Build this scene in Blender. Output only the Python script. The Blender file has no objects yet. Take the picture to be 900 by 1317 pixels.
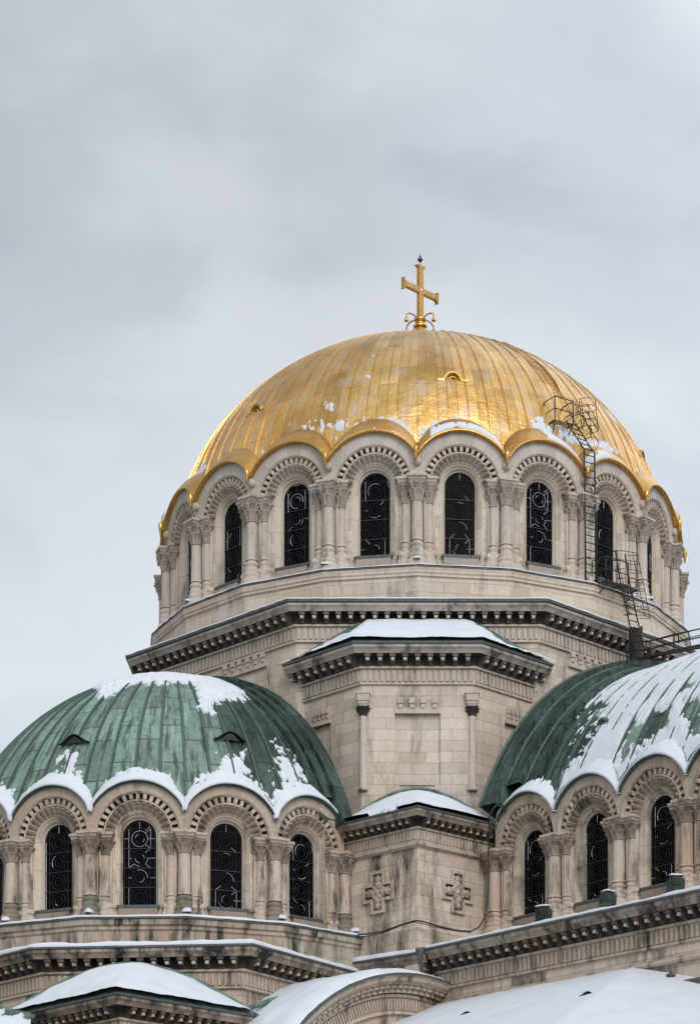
import bpy, math, random
import numpy as np
from mathutils import Matrix, Vector

rnd = random.Random(7)
PI = math.pi
sc = bpy.context.scene
COL = sc.collection

# ------------------------------------------------------------------ camera numbers (shift lens, level camera)
CAM_D = 107.0; CAM_Z = 1.7; FPX = 3000.0; PX, PY = 537.0, 1780.0

def at(x, y, d):
    """world point at depth d from the camera for a spot measured on the photo"""
    return np.array([(x - PX) * d / FPX, d - CAM_D, CAM_Z + (PY - y) * d / FPX])

def proj(P):
    d = CAM_D + P[..., 1]
    return PX + P[..., 0] * FPX / d, PY - (P[..., 2] - CAM_Z) * FPX / d

# ------------------------------------------------------------------ numpy noise
_rs = np.random.RandomState(3)
_LAT = _rs.rand(64, 64, 64)
def vnoise(P):
    P = np.asarray(P, float)
    i = np.floor(P).astype(int); f = P - i; f = f * f * (3 - 2 * f)
    i0 = i % 64; i1 = (i + 1) % 64
    x0, y0, z0 = i0[..., 0], i0[..., 1], i0[..., 2]; x1, y1, z1 = i1[..., 0], i1[..., 1], i1[..., 2]
    fx, fy, fz = f[..., 0], f[..., 1], f[..., 2]
    L = _LAT
    a = L[x0, y0, z0] * (1 - fx) + L[x1, y0, z0] * fx
    b = L[x0, y1, z0] * (1 - fx) + L[x1, y1, z0] * fx
    c = L[x0, y0, z1] * (1 - fx) + L[x1, y0, z1] * fx
    d = L[x0, y1, z1] * (1 - fx) + L[x1, y1, z1] * fx
    return ((a * (1 - fy) + b * fy) * (1 - fz) + (c * (1 - fy) + d * fy) * fz) * 2 - 1
def fbm(P, octv=4):
    P = np.asarray(P, float); s = 0; a = 1.0; t = 0
    for k in range(octv):
        s = s + a * vnoise(P * (2.03 ** k) + 17.3 * k); t += a; a *= 0.55
    return s / t

# ------------------------------------------------------------------ mesh builder
def xform(M, pts):
    pts = np.asarray(pts, float)
    return pts @ np.array(M.to_3x3()).T + np.array(M.translation)

class MB:
    def __init__(s):
        s.v = []; s.f = []; s.uv = []; s.mi = []; s.sm = []; s.n = 0
    def add(s, verts, faces, uvs=None, mat=0, smooth=False):
        b = s.n
        verts = np.asarray(verts, float).reshape(-1, 3)
        s.v.append(verts); s.n += len(verts)
        for k, f in enumerate(faces):
            s.f.append([i + b for i in f]); s.mi.append(mat); s.sm.append(smooth)
            s.uv.append(None if uvs is None else [uvs[i] for i in f])
        return b
    def grid(s, P, uv=None, mat=0, smooth=True, close_u=False, close_v=False, flip=False, mask=None):
        P = np.asarray(P, float); n, m = P.shape[:2]
        F = []
        for i in range(n if close_u else n - 1):
            i2 = (i + 1) % n
            for j in range(m if close_v else m - 1):
                j2 = (j + 1) % m
                if mask is not None and not (mask[i, j] or mask[i2, j] or mask[i2, j2] or mask[i, j2]): continue
                q = [i * m + j, i2 * m + j, i2 * m + j2, i * m + j2]
                F.append(q[::-1] if flip else q)
        s.add(P.reshape(-1, 3), F, None if uv is None else np.asarray(uv, float).reshape(-1, 2).tolist(), mat, smooth)
    def box(s, c, size, M=None, mat=0, taper=1.0):
        x, y, z = [a / 2 for a in size]
        v = [(-x, -y, -z), (x, -y, -z), (x, y, -z), (-x, y, -z), (-x * taper, -y * taper, z), (x * taper, -y * taper, z), (x * taper, y * taper, z), (-x * taper, y * taper, z)]
        v = np.array(v)
        if M is not None: v = v @ np.array(M.to_3x3()).T
        v = v + np.array(c)
        s.add(v, [(0, 3, 2, 1), (4, 5, 6, 7), (0, 1, 5, 4), (1, 2, 6, 5), (2, 3, 7, 6), (3, 0, 4, 7)], None, mat)
    def tube(s, path, r, n=6, mat=0, smooth=True, caps=True, closed=False):
        path = [Vector(p) for p in path]; rings = []; up = None
        L = len(path)
        rr = r if hasattr(r, '__len__') else [r] * L
        for i, p in enumerate(path):
            if closed: t = path[(i + 1) % L] - path[i - 1]
            else: t = path[min(i + 1, L - 1)] - path[max(i - 1, 0)]
            if t.length < 1e-9: t = Vector((0, 0, 1))
            t.normalize()
            if up is None:
                up = Vector((0, 0, 1)) if abs(t.z) < .9 else Vector((1, 0, 0))
            a = t.cross(up); a.normalize(); b = a.cross(t); b.normalize(); up = b
            rings.append([p + (a * math.cos(2 * PI * k / n) + b * math.sin(2 * PI * k / n)) * rr[i] for k in range(n)])
        V = [v for R in rings for v in R]; F = []
        for i in range(L if closed else L - 1):
            i2 = (i + 1) % L
            for k in range(n):
                F.append((i * n + k, i * n + (k + 1) % n, i2 * n + (k + 1) % n, i2 * n + k))
        if caps and not closed:
            F.append(tuple(range(n))[::-1]); F.append(tuple((L - 1) * n + k for k in range(n)))
        s.add([tuple(v) for v in V], F, None, mat, smooth)
    def lathe(s, prof, n=20, c=(0, 0, 0), mat=0, smooth=True, a0=0.0, a1=2 * PI, mod=None):
        full = abs(a1 - a0 - 2 * PI) < 1e-6
        m = n if full else n + 1
        A = [a0 + (a1 - a0) * k / n for k in range(m)]
        P = np.array([[(c[0] + r * math.cos(a), c[1] + r * math.sin(a), c[2] + z) for (r, z) in prof] for a in A])
        uv = np.array([[(a * max(prof[0][0], .01), z) for (r, z) in prof] for a in A])
        s.grid(P, None if full else uv, mat, smooth, close_u=full)
    def prism(s, poly, z0, z1, mat=0, top=True):
        n = len(poly)
        V = [(p[0], p[1], z0) for p in poly] + [(p[0], p[1], z1) for p in poly]
        F = [(i, (i + 1) % n, (i + 1) % n + n, i + n) for i in range(n)]
        if top: F += [tuple(range(n, 2 * n)), tuple(range(n))[::-1]]
        s.add(V, F, None, mat)
    def sweep(s, path, prof, mat=0, closed=False, ends=True, smooth=False):
        """profile of (out, z) along a path in plan; outward is the right-hand side of travel"""
        P = offset_rings(path, [o for o, z in prof], closed)
        G = np.array([[(P[j][i][0], P[j][i][1], prof[j][1]) for j in range(len(prof))] for i in range(len(path))])
        s.grid(G, None, mat, smooth, close_u=closed)
        if ends and not closed and len(prof) > 2:
            m = len(prof)
            for i in (0, len(path) - 1):
                s.add(G[i], [tuple(range(m))], None, mat)
    def merge(s, o, M=None):
        for k, v in enumerate(o.v):
            s.v.append(v if M is None else xform(M, v))
        b = s.n
        s.f += [[i + b for i in f] for f in o.f]; s.uv += o.uv; s.mi += o.mi; s.sm += o.sm; s.n += o.n
        return s
    def mesh(s, name, mats):
        V = np.concatenate(s.v) if s.v else np.zeros((0, 3))
        me = bpy.data.meshes.new(name)
        me.from_pydata(V.tolist(), [], s.f)
        for m in mats: me.materials.append(m)
        me.polygons.foreach_set('material_index', s.mi)
        me.polygons.foreach_set('use_smooth', s.sm)
        ul = me.uv_layers.new(name='UVMap')
        out = []
        for f, u in zip(s.f, s.uv):
            if u is not None:
                for q in u: out += [q[0], q[1]]
            else:
                p = V[f]; e1 = p[1] - p[0]; e2 = p[2] - p[0]
                nx, ny, nz = e1[1] * e2[2] - e1[2] * e2[1], e1[2] * e2[0] - e1[0] * e2[2], e1[0] * e2[1] - e1[1] * e2[0]
                h = math.hypot(nx, ny)
                if h < 0.6 * abs(nz) or h < 1e-12:
                    for q in p: out += [q[0], q[1]]
                else:
                    tx, ty = -ny / h, nx / h
                    off = (nx * 3.7 + ny * 1.9) / h
                    for q in p: out += [q[0] * tx + q[1] * ty + off, q[2]]
        ul.data.foreach_set('uv', out)
        me.validate(); me.update()
        return me
    def build(s, name, mats, parent=None, loc=(0, 0, 0), rz=0.0):
        if not isinstance(mats, (list, tuple)): mats = [mats]
        return link(name, s.mesh(name, mats), parent, loc, rz)

def link(name, me, parent=None, loc=(0, 0, 0), rz=0.0):
    o = bpy.data.objects.new(name, me); COL.objects.link(o)
    if parent is not None: o.parent = parent
    o.location = loc; o.rotation_euler = (0, 0, rz)
    return o
def empty(name, loc=(0, 0, 0)):
    o = bpy.data.objects.new(name, None); COL.objects.link(o); o.location = loc; o.empty_display_size = .2
    return o
def tag(o, label=None, cat=None, group=None, kind=None):
    if label: o['label'] = label
    if cat: o['category'] = cat
    if group: o['group'] = group
    if kind: o['kind'] = kind
    return o

def offset_rings(path, outs, closed=False):
    n = len(path); N = []
    for i in range(n if closed else n - 1):
        a, b = path[i], path[(i + 1) % n]
        dx, dy = b[0] - a[0], b[1] - a[1]; l = math.hypot(dx, dy)
        N.append((dy / l, -dx / l))
    res = []
    for o in outs:
        ring = []
        for i in range(n):
            if closed: n1, n2 = N[i - 1], N[i]
            else: n1, n2 = N[max(i - 1, 0)], N[min(i, n - 2)]
            k = 1 + n1[0] * n2[0] + n1[1] * n2[1]
            ring.append((path[i][0] + o * (n1[0] + n2[0]) / k, path[i][1] + o * (n1[1] + n2[1]) / k))
        res.append(ring)
    return res

def facet_M(theta, r, z, c=(0, 0)):
    """frame on a wall facet: x to the right seen from outside, -y outward"""
    return Matrix.Translation((c[0] + r * math.sin(theta), c[1] - r * math.cos(theta), z)) @ Matrix.Rotation(theta, 4, 'Z')

# ------------------------------------------------------------------ materials
def newmat(name):
    m = bpy.data.materials.new(name); m.use_nodes = True
    nt = m.node_tree; nt.nodes.clear()
    o = nt.nodes.new('ShaderNodeOutputMaterial'); b = nt.nodes.new('ShaderNodeBsdfPrincipled')
    nt.links.new(b.outputs[0], o.inputs[0])
    return m, nt, b
class NT:
    def __init__(s, nt): s.nt = nt
    def n(s, t, **kw):
        x = s.nt.nodes.new('ShaderNode' + t)
        for k, v in kw.items(): setattr(x, k, v)
        return x
    def l(s, a, b): s.nt.links.new(a, b)
    def geo(s): return s.n('NewGeometry').outputs['Position']
    def uv(s): return s.n('UVMap').outputs[0]
    def mapping(s, src, scale=(1, 1, 1), loc=(0, 0, 0), rot=(0, 0, 0)):
        m = s.n('Mapping'); m.inputs['Scale'].default_value = scale; m.inputs['Location'].default_value = loc; m.inputs['Rotation'].default_value = rot
        s.l(src, m.inputs[0]); return m.outputs[0]
    def noise(s, src, scale, detail=4, rough=.55, dist=0.0):
        x = s.n('TexNoise'); x.inputs['Scale'].default_value = scale; x.inputs['Detail'].default_value = detail
        x.inputs['Roughness'].default_value = rough; x.inputs['Distortion'].default_value = dist
        s.l(src, x.inputs['Vector']); return x.outputs[0]
    def ramp(s, src, stops, interp='LINEAR'):
        r = s.n('ValToRGB'); cr = r.color_ramp; cr.interpolation = interp
        while len(cr.elements) < len(stops): cr.elements.new(.5)
        for e, (p, c) in zip(cr.elements, stops):
            e.position = p; e.color = (c, c, c, 1) if not hasattr(c, '__len__') else (*c, 1)
        s.l(src, r.inputs[0]); return r.outputs[0]
    def mix(s, fac, a, b, blend='MIX'):
        m = s.n('Mix'); m.data_type = 'RGBA'; m.blend_type = blend
        if hasattr(fac, 'node'): s.l(fac, m.inputs[0])
        else: m.inputs[0].default_value = fac
        for v, i in ((a, 6), (b, 7)):
            if hasattr(v, 'node'): s.l(v, m.inputs[i])
            else: m.inputs[i].default_value = (*v, 1)
        return m.outputs[2]
    def math(s, op, a, b=0.0):
        m = s.n('Math'); m.operation = op
        for v, i in ((a, 0), (b, 1)):
            if hasattr(v, 'node'): s.l(v, m.inputs[i])
            else: m.inputs[i].default_value = v
        return m.outputs[0]
    def bump(s, h, strength, dist, bsdf, normal=None):
        b = s.n('Bump'); b.inputs['Strength'].default_value = strength; b.inputs['Distance'].default_value = dist
        s.l(h, b.inputs['Height'])
        if normal is not None: s.l(normal, b.inputs['Normal'])
        s.l(b.outputs[0], bsdf.inputs['Normal']); return b.outputs[0]
    def brick(s, vec, w, h, mortar=.01, c1=(.9, .9, .9), c2=(1, 1, 1), cm=(.5, .5, .5), off=.5, smooth=.1):
        x = s.n('TexBrick'); x.offset = off; x.offset_frequency = 2; x.squash = 1
        x.inputs['Scale'].default_value = 1; x.inputs['Brick Width'].default_value = w; x.inputs['Row Height'].default_value = h
        x.inputs['Mortar Size'].default_value = mortar; x.inputs['Mortar Smooth'].default_value = smooth
        x.inputs['Color1'].default_value = (*c1, 1); x.inputs['Color2'].default_value = (*c2, 1); x.inputs['Mortar'].default_value = (*cm, 1)
        s.l(vec, x.inputs[0]); return x.outputs['Color'], x.outputs['Fac']

def stone(name, base, warm, dark, blocks=True, soot=.35, soot_scale=.5, rough=.85, bw=1.05, bh=.44, mortar=.007, heavy=0.0):
    m, nt, b = newmat(name); N = NT(nt); pos = N.geo()
    big = N.noise(pos, .42, 5, .6)
    fine = N.noise(pos, 7.0, 6, .65)
    col = N.mix(N.ramp(big, [(.36, 0), (.66, 1)]), base, warm)
    h = fine
    if blocks:
        bc, bf = N.brick(N.uv(), bw, bh, mortar, (.85, .835, .82), (1.07, 1.06, 1.04), (.46, .42, .38))
        col = N.mix(1.0, col, bc, 'MULTIPLY')
        h = N.math('SUBTRACT', N.math('MULTIPLY', fine, .35), N.math('MULTIPLY', bf, .9))
    col = N.mix(N.ramp(fine, [(.35, .16), (.65, 0)]), col, dark)
    # soot and rain runs with their own drifting outline
    run = N.noise(N.mapping(pos, (1.5, 1.5, .28)), soot_scale * 2.0, 7, .68, .35)
    blot = N.noise(pos, soot_scale, 6, .66)
    k = N.math('MULTIPLY', N.ramp(run, [(.50 - heavy, 0), (.66 - heavy, 1)]), N.ramp(blot, [(.42 - heavy * 1.5, .15), (.62 - heavy, 1)]))
    col = N.mix(N.math('MULTIPLY', k, soot), col, dark)
    N.l(col, b.inputs['Base Color']); b.inputs['Roughness'].default_value = rough
    b.inputs['Specular IOR Level'].default_value = .25
    N.bump(h, .45, .02, b)
    return m

STONE_UP = stone('limestone_pale', (.575, .505, .44), (.54, .44, .345), (.09, .078, .068), soot=.75)
STONE_UP_PLAIN = stone('limestone_carved_pale', (.50, .44, .385), (.46, .375, .30), (.085, .072, .063), blocks=False, soot=.75, soot_scale=.9)
STONE_LOW = stone('limestone_warm', (.61, .525, .445), (.55, .43, .325), (.035, .032, .03), soot=1.0, soot_scale=.38, heavy=.04)
STONE_STAIN = stone('limestone_stained', (.46, .40, .34), (.40, .31, .235), (.030, .030, .028), soot=1.0, soot_scale=.6, heavy=.06)
STONE_CROWN_LOW = stone('limestone_crown_warm', (.40, .335, .275), (.34, .255, .19), (.028, .027, .025), blocks=False, soot=1.0, soot_scale=.55, heavy=.07)
STONE_CROWN_UP = stone('limestone_crown_pale', (.46, .41, .37), (.40, .33, .275), (.06, .055, .05), blocks=False, soot=.95, soot_scale=.6, heavy=.04)
STONE_LOW_PLAIN = stone('limestone_carved_warm', (.50, .42, .35), (.45, .34, .25), (.035, .033, .03), blocks=False, soot=1.0, soot_scale=.7, heavy=.02)
STONE_SOOT_SHADE = stone('limestone_soot_and_shade', (.040, .036, .033), (.085, .066, .052), (.014, .013, .013), blocks=False, soot=.9, soot_scale=.8)  # soot with recess shade painted in, for cornice undersides and carving
STONE_CAP_UP = stone('limestone_capital_pale', (.36, .31, .272), (.32, .255, .205), (.10, .088, .078), blocks=False, soot=.6, soot_scale=1.6)
STONE_CAP_LOW = stone('limestone_capital_warm', (.32, .26, .21), (.25, .185, .14), (.035, .032, .03), blocks=False, soot=1.0, soot_scale=.55)
STONE_BRK_UP = stone('limestone_bracket_pale', (.13, .112, .10), (.15, .118, .096), (.02, .019, .018), blocks=False, soot=.9, soot_scale=.6)  # bracket stone darkened: soot plus under-cornice shade put into the colour
STONE_BRK_LOW = stone('limestone_bracket_warm', (.09, .074, .062), (.13, .093, .068), (.014, .014, .013), blocks=False, soot=1.0, soot_scale=.5)  # lower brackets too carry soot and painted shade in their colour
STONE_MOSS = stone('limestone_mossy', (.13, .125, .10), (.25, .20, .155), (.03, .036, .028), blocks=False, soot=.8, soot_scale=1.2)

def metal_dark(name, c, rough=.5, metal=.6):
    m, nt, b = newmat(name); N = NT(nt)
    f = N.noise(N.geo(), 9, 5)
    N.l(N.mix(N.ramp(f, [(.35, 0), (.7, 1)]), c, tuple(x * 1.9 + .01 for x in c)), b.inputs['Base Color'])
    b.inputs['Metallic'].default_value = metal; b.inputs['Roughness'].default_value = rough
    return m
IRON = metal_dark('black_iron', (.006, .006, .007), .6, .1)
LEAD = metal_dark('lead_flashing', (.05, .055, .055), .6, .2)
LEADCAME = metal_dark('lead_came', (.007, .008, .009), .6, .1)
CAMEPALE = metal_dark('glint_came', (.24, .25, .26), .45, .3)  # pale cames: reflected glints painted as lighter metal
RUBBER = metal_dark('black_rubber', (.012, .012, .012), .6, 0)

def gold_mat(name, panels=True):
    m, nt, b = newmat(name); N = NT(nt); pos = N.geo()
    n1 = N.noise(pos, .8, 5, .6); n2 = N.noise(pos, 5.5, 4, .6)
    col = N.mix(N.ramp(n1, [(.35, 0), (.68, 1)]), (.54, .315, .10), (.72, .49, .21))
    if panels:
        v = N.n('SeparateXYZ'); N.l(N.uv(), v.inputs[0]); c = N.n('CombineXYZ'); N.l(v.outputs[1], c.inputs[0]); N.l(v.outputs[0], c.inputs[1])
        bc, bf = N.brick(c.outputs[0], 3.1, 1.0, .014, (.74, .70, .62), (1.14, 1.12, 1.08), (.45, .36, .22), off=.37)
        col = N.mix(1.0, col, bc, 'MULTIPLY')
        # worn leaf showing the greyish ground
        w = N.noise(N.mapping(pos, (1, 1, .5)), 1.1, 8, .7)
        col = N.mix(N.ramp(w, [(.53, 0), (.61, .6)]), col, (.45, .37, .32))
        N.l(N.ramp(w, [(.45, .33), (.7, .58)]), b.inputs['Roughness'])
        crin = N.noise(N.mapping(pos, (1, 1, 3.2)), 4.5, 3, .55, .8)
        h = N.math('SUBTRACT', N.math('ADD', N.math('MULTIPLY', crin, .55), N.math('MULTIPLY', N.noise(pos, 1.7, 2), 1.5)), N.math('MULTIPLY', bf, .5))
    else:
        b.inputs['Roughness'].default_value = .32; h = n2
        col = N.mix(N.ramp(n1, [(.35, 0), (.68, 1)]), (.46, .235, .05), (.62, .36, .11))
    N.l(col, b.inputs['Base Color']); b.inputs['Metallic'].default_value = 1.0
    N.bump(h, .55, .055, b)
    return m
GOLD = gold_mat('gilded_copper'); GOLD_PLAIN = gold_mat('gilded_trim', False)

def copper(name, light, mid, dark, wide):
    m, nt, b = newmat(name); N = NT(nt); pos = N.geo()
    v = N.n('SeparateXYZ'); N.l(N.uv(), v.inputs[0]); c = N.n('CombineXYZ'); N.l(v.outputs[1], c.inputs[0]); N.l(v.outputs[0], c.inputs[1])
    bc, bf = N.brick(c.outputs[0], wide, 1.0, .03, (.68, .68, .68), (1.2, 1.2, 1.2), (.2, .2, .2), off=.41, smooth=.2)
    big = N.noise(pos, .5, 5, .6)
    col = N.mix(N.ramp(big, [(.36, 0), (.6, 1)]), mid, light)
    col = N.mix(.92, col, bc, 'MULTIPLY')
    st = N.noise(N.mapping(N.uv(), (2.2, .35, 1)), 1.3, 7, .68)
    col = N.mix(N.ramp(st, [(.49, 0), (.61, .92)]), col, dark)
    pale = N.noise(N.mapping(N.uv(), (3.1, .28, 1), (4.2, 1.7, 0)), 1.5, 7, .7)
    col = N.mix(N.ramp(pale, [(.54, 0), (.66, .65)]), col, tuple(c * 1.45 + .02 for c in light))
    sp = N.noise(pos, 5, 6, .7)
    col = N.mix(N.ramp(sp, [(.50, 0), (.70, .7)]), col, dark)
    N.l(col, b.inputs['Base Color']); b.inputs['Roughness'].default_value = .62; b.inputs['Specular IOR Level'].default_value = .35
    N.bump(N.math('SUBTRACT', N.math('ADD', N.noise(pos, 1.6, 3), N.math('MULTIPLY', sp, .5)), bf), .5, .03, b)
    return m
COPPER = copper('verdigris_copper', (.185, .275, .222), (.115, .18, .142), (.026, .046, .037), 2.0)
COPPER_DARK = copper('dark_and_shaded_copper', (.050, .084, .067), (.016, .029, .023), (.006, .010, .009), 1.6)  # dark copper; doubles as shade painted on roof sides and rims
COPPER_SEAM = metal_dark('dark_copper_batten', (.030, .058, .046), .6, .1)
def copper_plain():
    m, nt, b = newmat('verdigris_sheet'); N = NT(nt); pos = N.geo()
    n = N.noise(pos, 2.5, 6, .65)
    N.l(N.mix(N.ramp(n, [(.38, 0), (.62, 1)]), (.035, .06, .048), (.12, .205, .165)), b.inputs['Base Color'])
    b.inputs['Roughness'].default_value = .6
    N.bump(n, .4, .02, b); return m
COPPER_PLAIN = copper_plain()

def snow_mat():
    m, nt, b = newmat('snow'); N = NT(nt); pos = N.geo()
    n = N.noise(pos, 1.3, 5, .6); f = N.noise(pos, 14, 4, .6)
    N.l(N.mix(N.ramp(n, [(.3, 0), (.7, 1)]), (.52, .545, .59), (.575, .595, .63)), b.inputs['Base Color'])
    b.inputs['Roughness'].default_value = .75; b.inputs['Specular IOR Level'].default_value = .2
    N.bump(N.math('ADD', N.math('MULTIPLY', f, .3), n), .35, .05, b); return m
SNOW = snow_mat()

def glass_mat():
    m, nt, b = newmat('leaded_glass'); N = NT(nt)
    v = N.n('TexVoronoi'); v.inputs['Scale'].default_value = 5.0; N.l(N.geo(), v.inputs['Vector'])
    s = N.n('SeparateXYZ'); N.l(v.outputs['Color'], s.inputs[0])
    N.l(N.mix(s.outputs[0], (.0008, .001, .0014), (.003, .0035, .005)), b.inputs['Base Color'])
    N.l(N.ramp(s.outputs[1], [(0, .16), (1, .45)]), b.inputs['Roughness'])
    b.inputs['Specular IOR Level'].default_value = .035
    N.bump(v.outputs['Color'], .25, .02, b); return m
GLASS = glass_mat()

def ground_mat():
    m, nt, b = newmat('snowy_square'); N = NT(nt); pos = N.geo()
    n = N.noise(pos, .05, 6, .6); f = N.noise(pos, 1.5, 5)
    k = N.ramp(n, [(.56, 0), (.66, 1)])
    N.l(N.mix(k, N.mix(f, (.12, .115, .11), (.2, .19, .18)), (.72, .75, .78)), b.inputs['Base Color'])
    b.inputs['Roughness'].default_value = .85; return m
GROUND = ground_mat()
# ================================================================== the cathedral
CATH = empty('cathedral')
tag(CATH, 'pale stone cathedral with a gilded central dome above green copper half domes', 'cathedral')

def D(a): return math.radians(a)

# ------------------------------------------------------------------ one arched window bay, local to its facet (origin = arch centre)
INNER = [(.63, -.58), (.63, -.48), (.66, -.47), (.695, -.45), (.71, -.39), (.74, -.35), (.78, -.34), (.80, -.325), (.81, -.28), (.845, -.27), (.865, -.245), (.885, -.24)]
MID = [(1.235, -.13), (1.25, -.08), (1.285, -.065), (1.31, -.09), (1.315, -.27), (1.54, -.27), (1.545, -.05), (1.575, -.03), (1.60, -.0)]

def bay_mesh(c, R, zbot, zcap, zledge, leaf_amp=.16, seed=1):
    m = MB(); NA = 56
    r_ = np.random.RandomState(seed)
    # jambs and round-headed reveal
    rows = []
    for r, o in INNER:
        pts = [(-r, -o, zbot), (-r, -o, zbot * .5), (-r, -o, -.01)]
        pts += [(-r * math.cos(PI * k / NA), -o, r * math.sin(PI * k / NA)) for k in range(NA + 1)]
        pts += [(r, -o, -.01), (r, -o, zbot * .5), (r, -o, zbot)]
        rows.append(pts)
    P = np.array(rows).transpose(1, 0, 2)
    L = np.cumsum([0] + [float(np.linalg.norm(P[i + 1, 4] - P[i, 4])) for i in range(len(P) - 1)])
    uv = np.array([[(L[i], r * 1.3) for r, o in INNER] for i in range(len(P))])
    m.grid(P, uv, 0, True)
    # carved leaf band
    NL, NR, NQ = 15, 12, 15 * 16
    f0 = math.asin(zcap / 1.05)
    F = np.linspace(f0, PI - f0, NQ + 1); S = np.linspace(0, 1, NR + 1)
    ff, ss = np.meshgrid(F, S, indexing='ij')
    u = ((ff - f0) / (PI - 2 * f0) * NL) % 1.0 - .5
    w = .49 * np.clip(1.15 - .55 * ss ** 3, .1, 1)
    lobe = .78 + .22 * np.cos(ss * 15)
    leaf = np.clip(1 - (u / (w * lobe)) ** 2, 0, 1) ** .6 * (.22 + .95 * ss ** 1.3) - .40 * np.exp(-(u / .05) ** 2) * (ss > .15)
    leaf = leaf * (1 - np.clip((ss - .9) / .1, 0, 1))
    jit = 1 + .25 * r_.rand(NL + 1)[np.minimum(((ff - f0) / (PI - 2 * f0) * NL).astype(int), NL)]
    rr = .885 + ss * .35; oo = -.25 + ss * .10 + leaf * leaf_amp * jit
    oo[:, -1] = -.13
    m.grid(np.stack([-rr * np.cos(ff), -oo, rr * np.sin(ff)], -1), None, 1, True)
    # outer mouldings with the dentil groove
    f1 = math.asin(min(.9, zcap / 1.3))
    F = np.linspace(f1, PI - f1, NA + 1)
    P = np.array([[(-r * math.cos(f), -o, r * math.sin(f)) for r, o in MID] for f in F])
    uv = np.array([[(f * 1.5, r) for r, o in MID] for f in F])
    m.grid(P[:, :5], uv[:, :5], 0, False); m.grid(P[:, 4:6], uv[:, 4:6], 2, False); m.grid(P[:, 5:], uv[:, 5:], 0, False)
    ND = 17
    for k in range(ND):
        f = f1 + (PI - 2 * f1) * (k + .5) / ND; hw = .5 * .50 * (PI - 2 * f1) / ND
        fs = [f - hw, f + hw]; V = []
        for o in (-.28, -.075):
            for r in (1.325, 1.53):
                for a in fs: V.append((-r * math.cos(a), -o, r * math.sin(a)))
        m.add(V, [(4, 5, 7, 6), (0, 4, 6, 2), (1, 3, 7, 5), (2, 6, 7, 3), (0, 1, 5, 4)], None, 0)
    # plain voussoir ring out to the facet edge and the crown
    f2 = math.asin(min(.9, (zcap - .02) / 1.6)); F = np.linspace(f2, PI - f2, 73); G = []; U = []
    for f in F:
        ro = min(R, (c / 2) / max(abs(math.cos(f)), 1e-6))
        row = [(-r * math.cos(f), 0.0, r * math.sin(f)) for r in (1.60, 1.60 + (ro - 1.60) * .5, ro)]
        G.append(row); U.append([(f * 1.85, .01), (f * 1.85, .1), (f * 1.85, .2)])
    m.grid(G, U, 3, False)
    # spandrel below: nothing is left open because the capitals rise to zcap
    # jamb walls, apron
    for sgn in (-1, 1):
        x0, x1 = sorted((sgn * .885, sgn * (c / 2 + .05)))
        g = [[(x, .25, z) for z in (zledge - .4, zbot, zbot * .5, zcap + .06)] for x in (x0, x1)]
        m.grid(g, None, 0, False)
        # soffit that closes the arch bands above the capitals
        V = [(sgn * .87, .30, zcap), (sgn * (c / 2), .30, zcap), (sgn * (c / 2), -.0, zcap), (sgn * .87, -.0, zcap)]
        m.add(V, [(0, 1, 2, 3)], None, 0)
    g = [[(x, .25, z) for z in (zledge - .4, zbot - .02)] for x in (-.885, .885)]
    m.grid(g, None, 0, False)
    return m

def sill_mesh(zbot):
    m = MB()
    m.box((0, .35, zbot - .055), (1.62, .54, .11), None, 0)
    m.box((0, .20, zbot - .27), (1.46, .20, .30), None, 1)
    return m

def pane_mesh(zbot):
    m = MB()
    V = [(-.64, .545, zbot)] + [(-.64 * math.cos(PI * k / 24), .545, .64 * math.sin(PI * k / 24)) for k in range(25)] + [(.64, .545, zbot)]
    m.add(V, [tuple(range(len(V)))[::-1]], None, 0); return m

def tracery_mesh(zbot, seed):
    r_ = random.Random(seed); dark = MB(); n = 0
    y = .52
    def seg(pts, p=.2, w=.0135):
        if len(pts) > 4:
            # an arc or ring shows bright only along parts of its run
            i = 0
            while i < len(pts) - 1:
                k = r_.randint(3, 8); q = pts[i:i + k + 1]
                br = r_.random() < p
                dark.tube(q, w if br else w * .7, 4, 1 if br else 0, False, False); i += k
        else:
            br = r_.random() < p
            dark.tube(pts, w if br else w * .8, 4, 1 if br else 0, False, False)
    H = -zbot
    n = 4; st = (H + .30) / n
    for k in range(n):
        z0 = zbot + st * (k + .5)
        pr = r_.choice((.02, .06, .2, .45))
        for rad in (.30, .17):
            seg([(rad * math.cos(2 * PI * i / 24), y, z0 + rad * math.sin(2 * PI * i / 24)) for i in range(25)], pr)
        for sx in (-1, 1):
            for sz in (-1, 1):
                seg([(sx * .21, y, z0 + sz * .21), (sx * .40, y, z0 + sz * st * .5)], pr)
            seg([(sx * .30, y, z0), (sx * .41, y, z0)], pr)
            seg([(sx * .41, y, z0 - st / 2), (sx * .41, y, z0 + st / 2)], pr)
            for q in (-.5, 0.0):
                seg([(sx * .41, y, z0 + q * st), (sx * .60, y, z0 + q * st)], pr)
        seg([(-.60, y, z0 + st / 2), (0, y, z0 + st / 2)], pr); seg([(0, y, z0 + st / 2), (.60, y, z0 + st / 2)], pr)
    seg([(.57 * math.cos(PI * i / 20), y, .57 * math.sin(PI * i / 20)) for i in range(21)], .05, .014)
    for sx in (-1, 1): seg([(sx * .57, y, zbot), (sx * .57, y, 0)], .05, .014)
    for a in (45, 90, 135): seg([(.30 * math.cos(D(a)), y, .1 + .2 * math.sin(D(a))), (.57 * math.cos(D(a)), y, .57 * math.sin(D(a)))], .2)
    # saddle bars
    for k in range(1, 4): dark.box((0, .505, zbot + st * k), (1.2, .02, .03), None, 0)
    return dark

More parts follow.
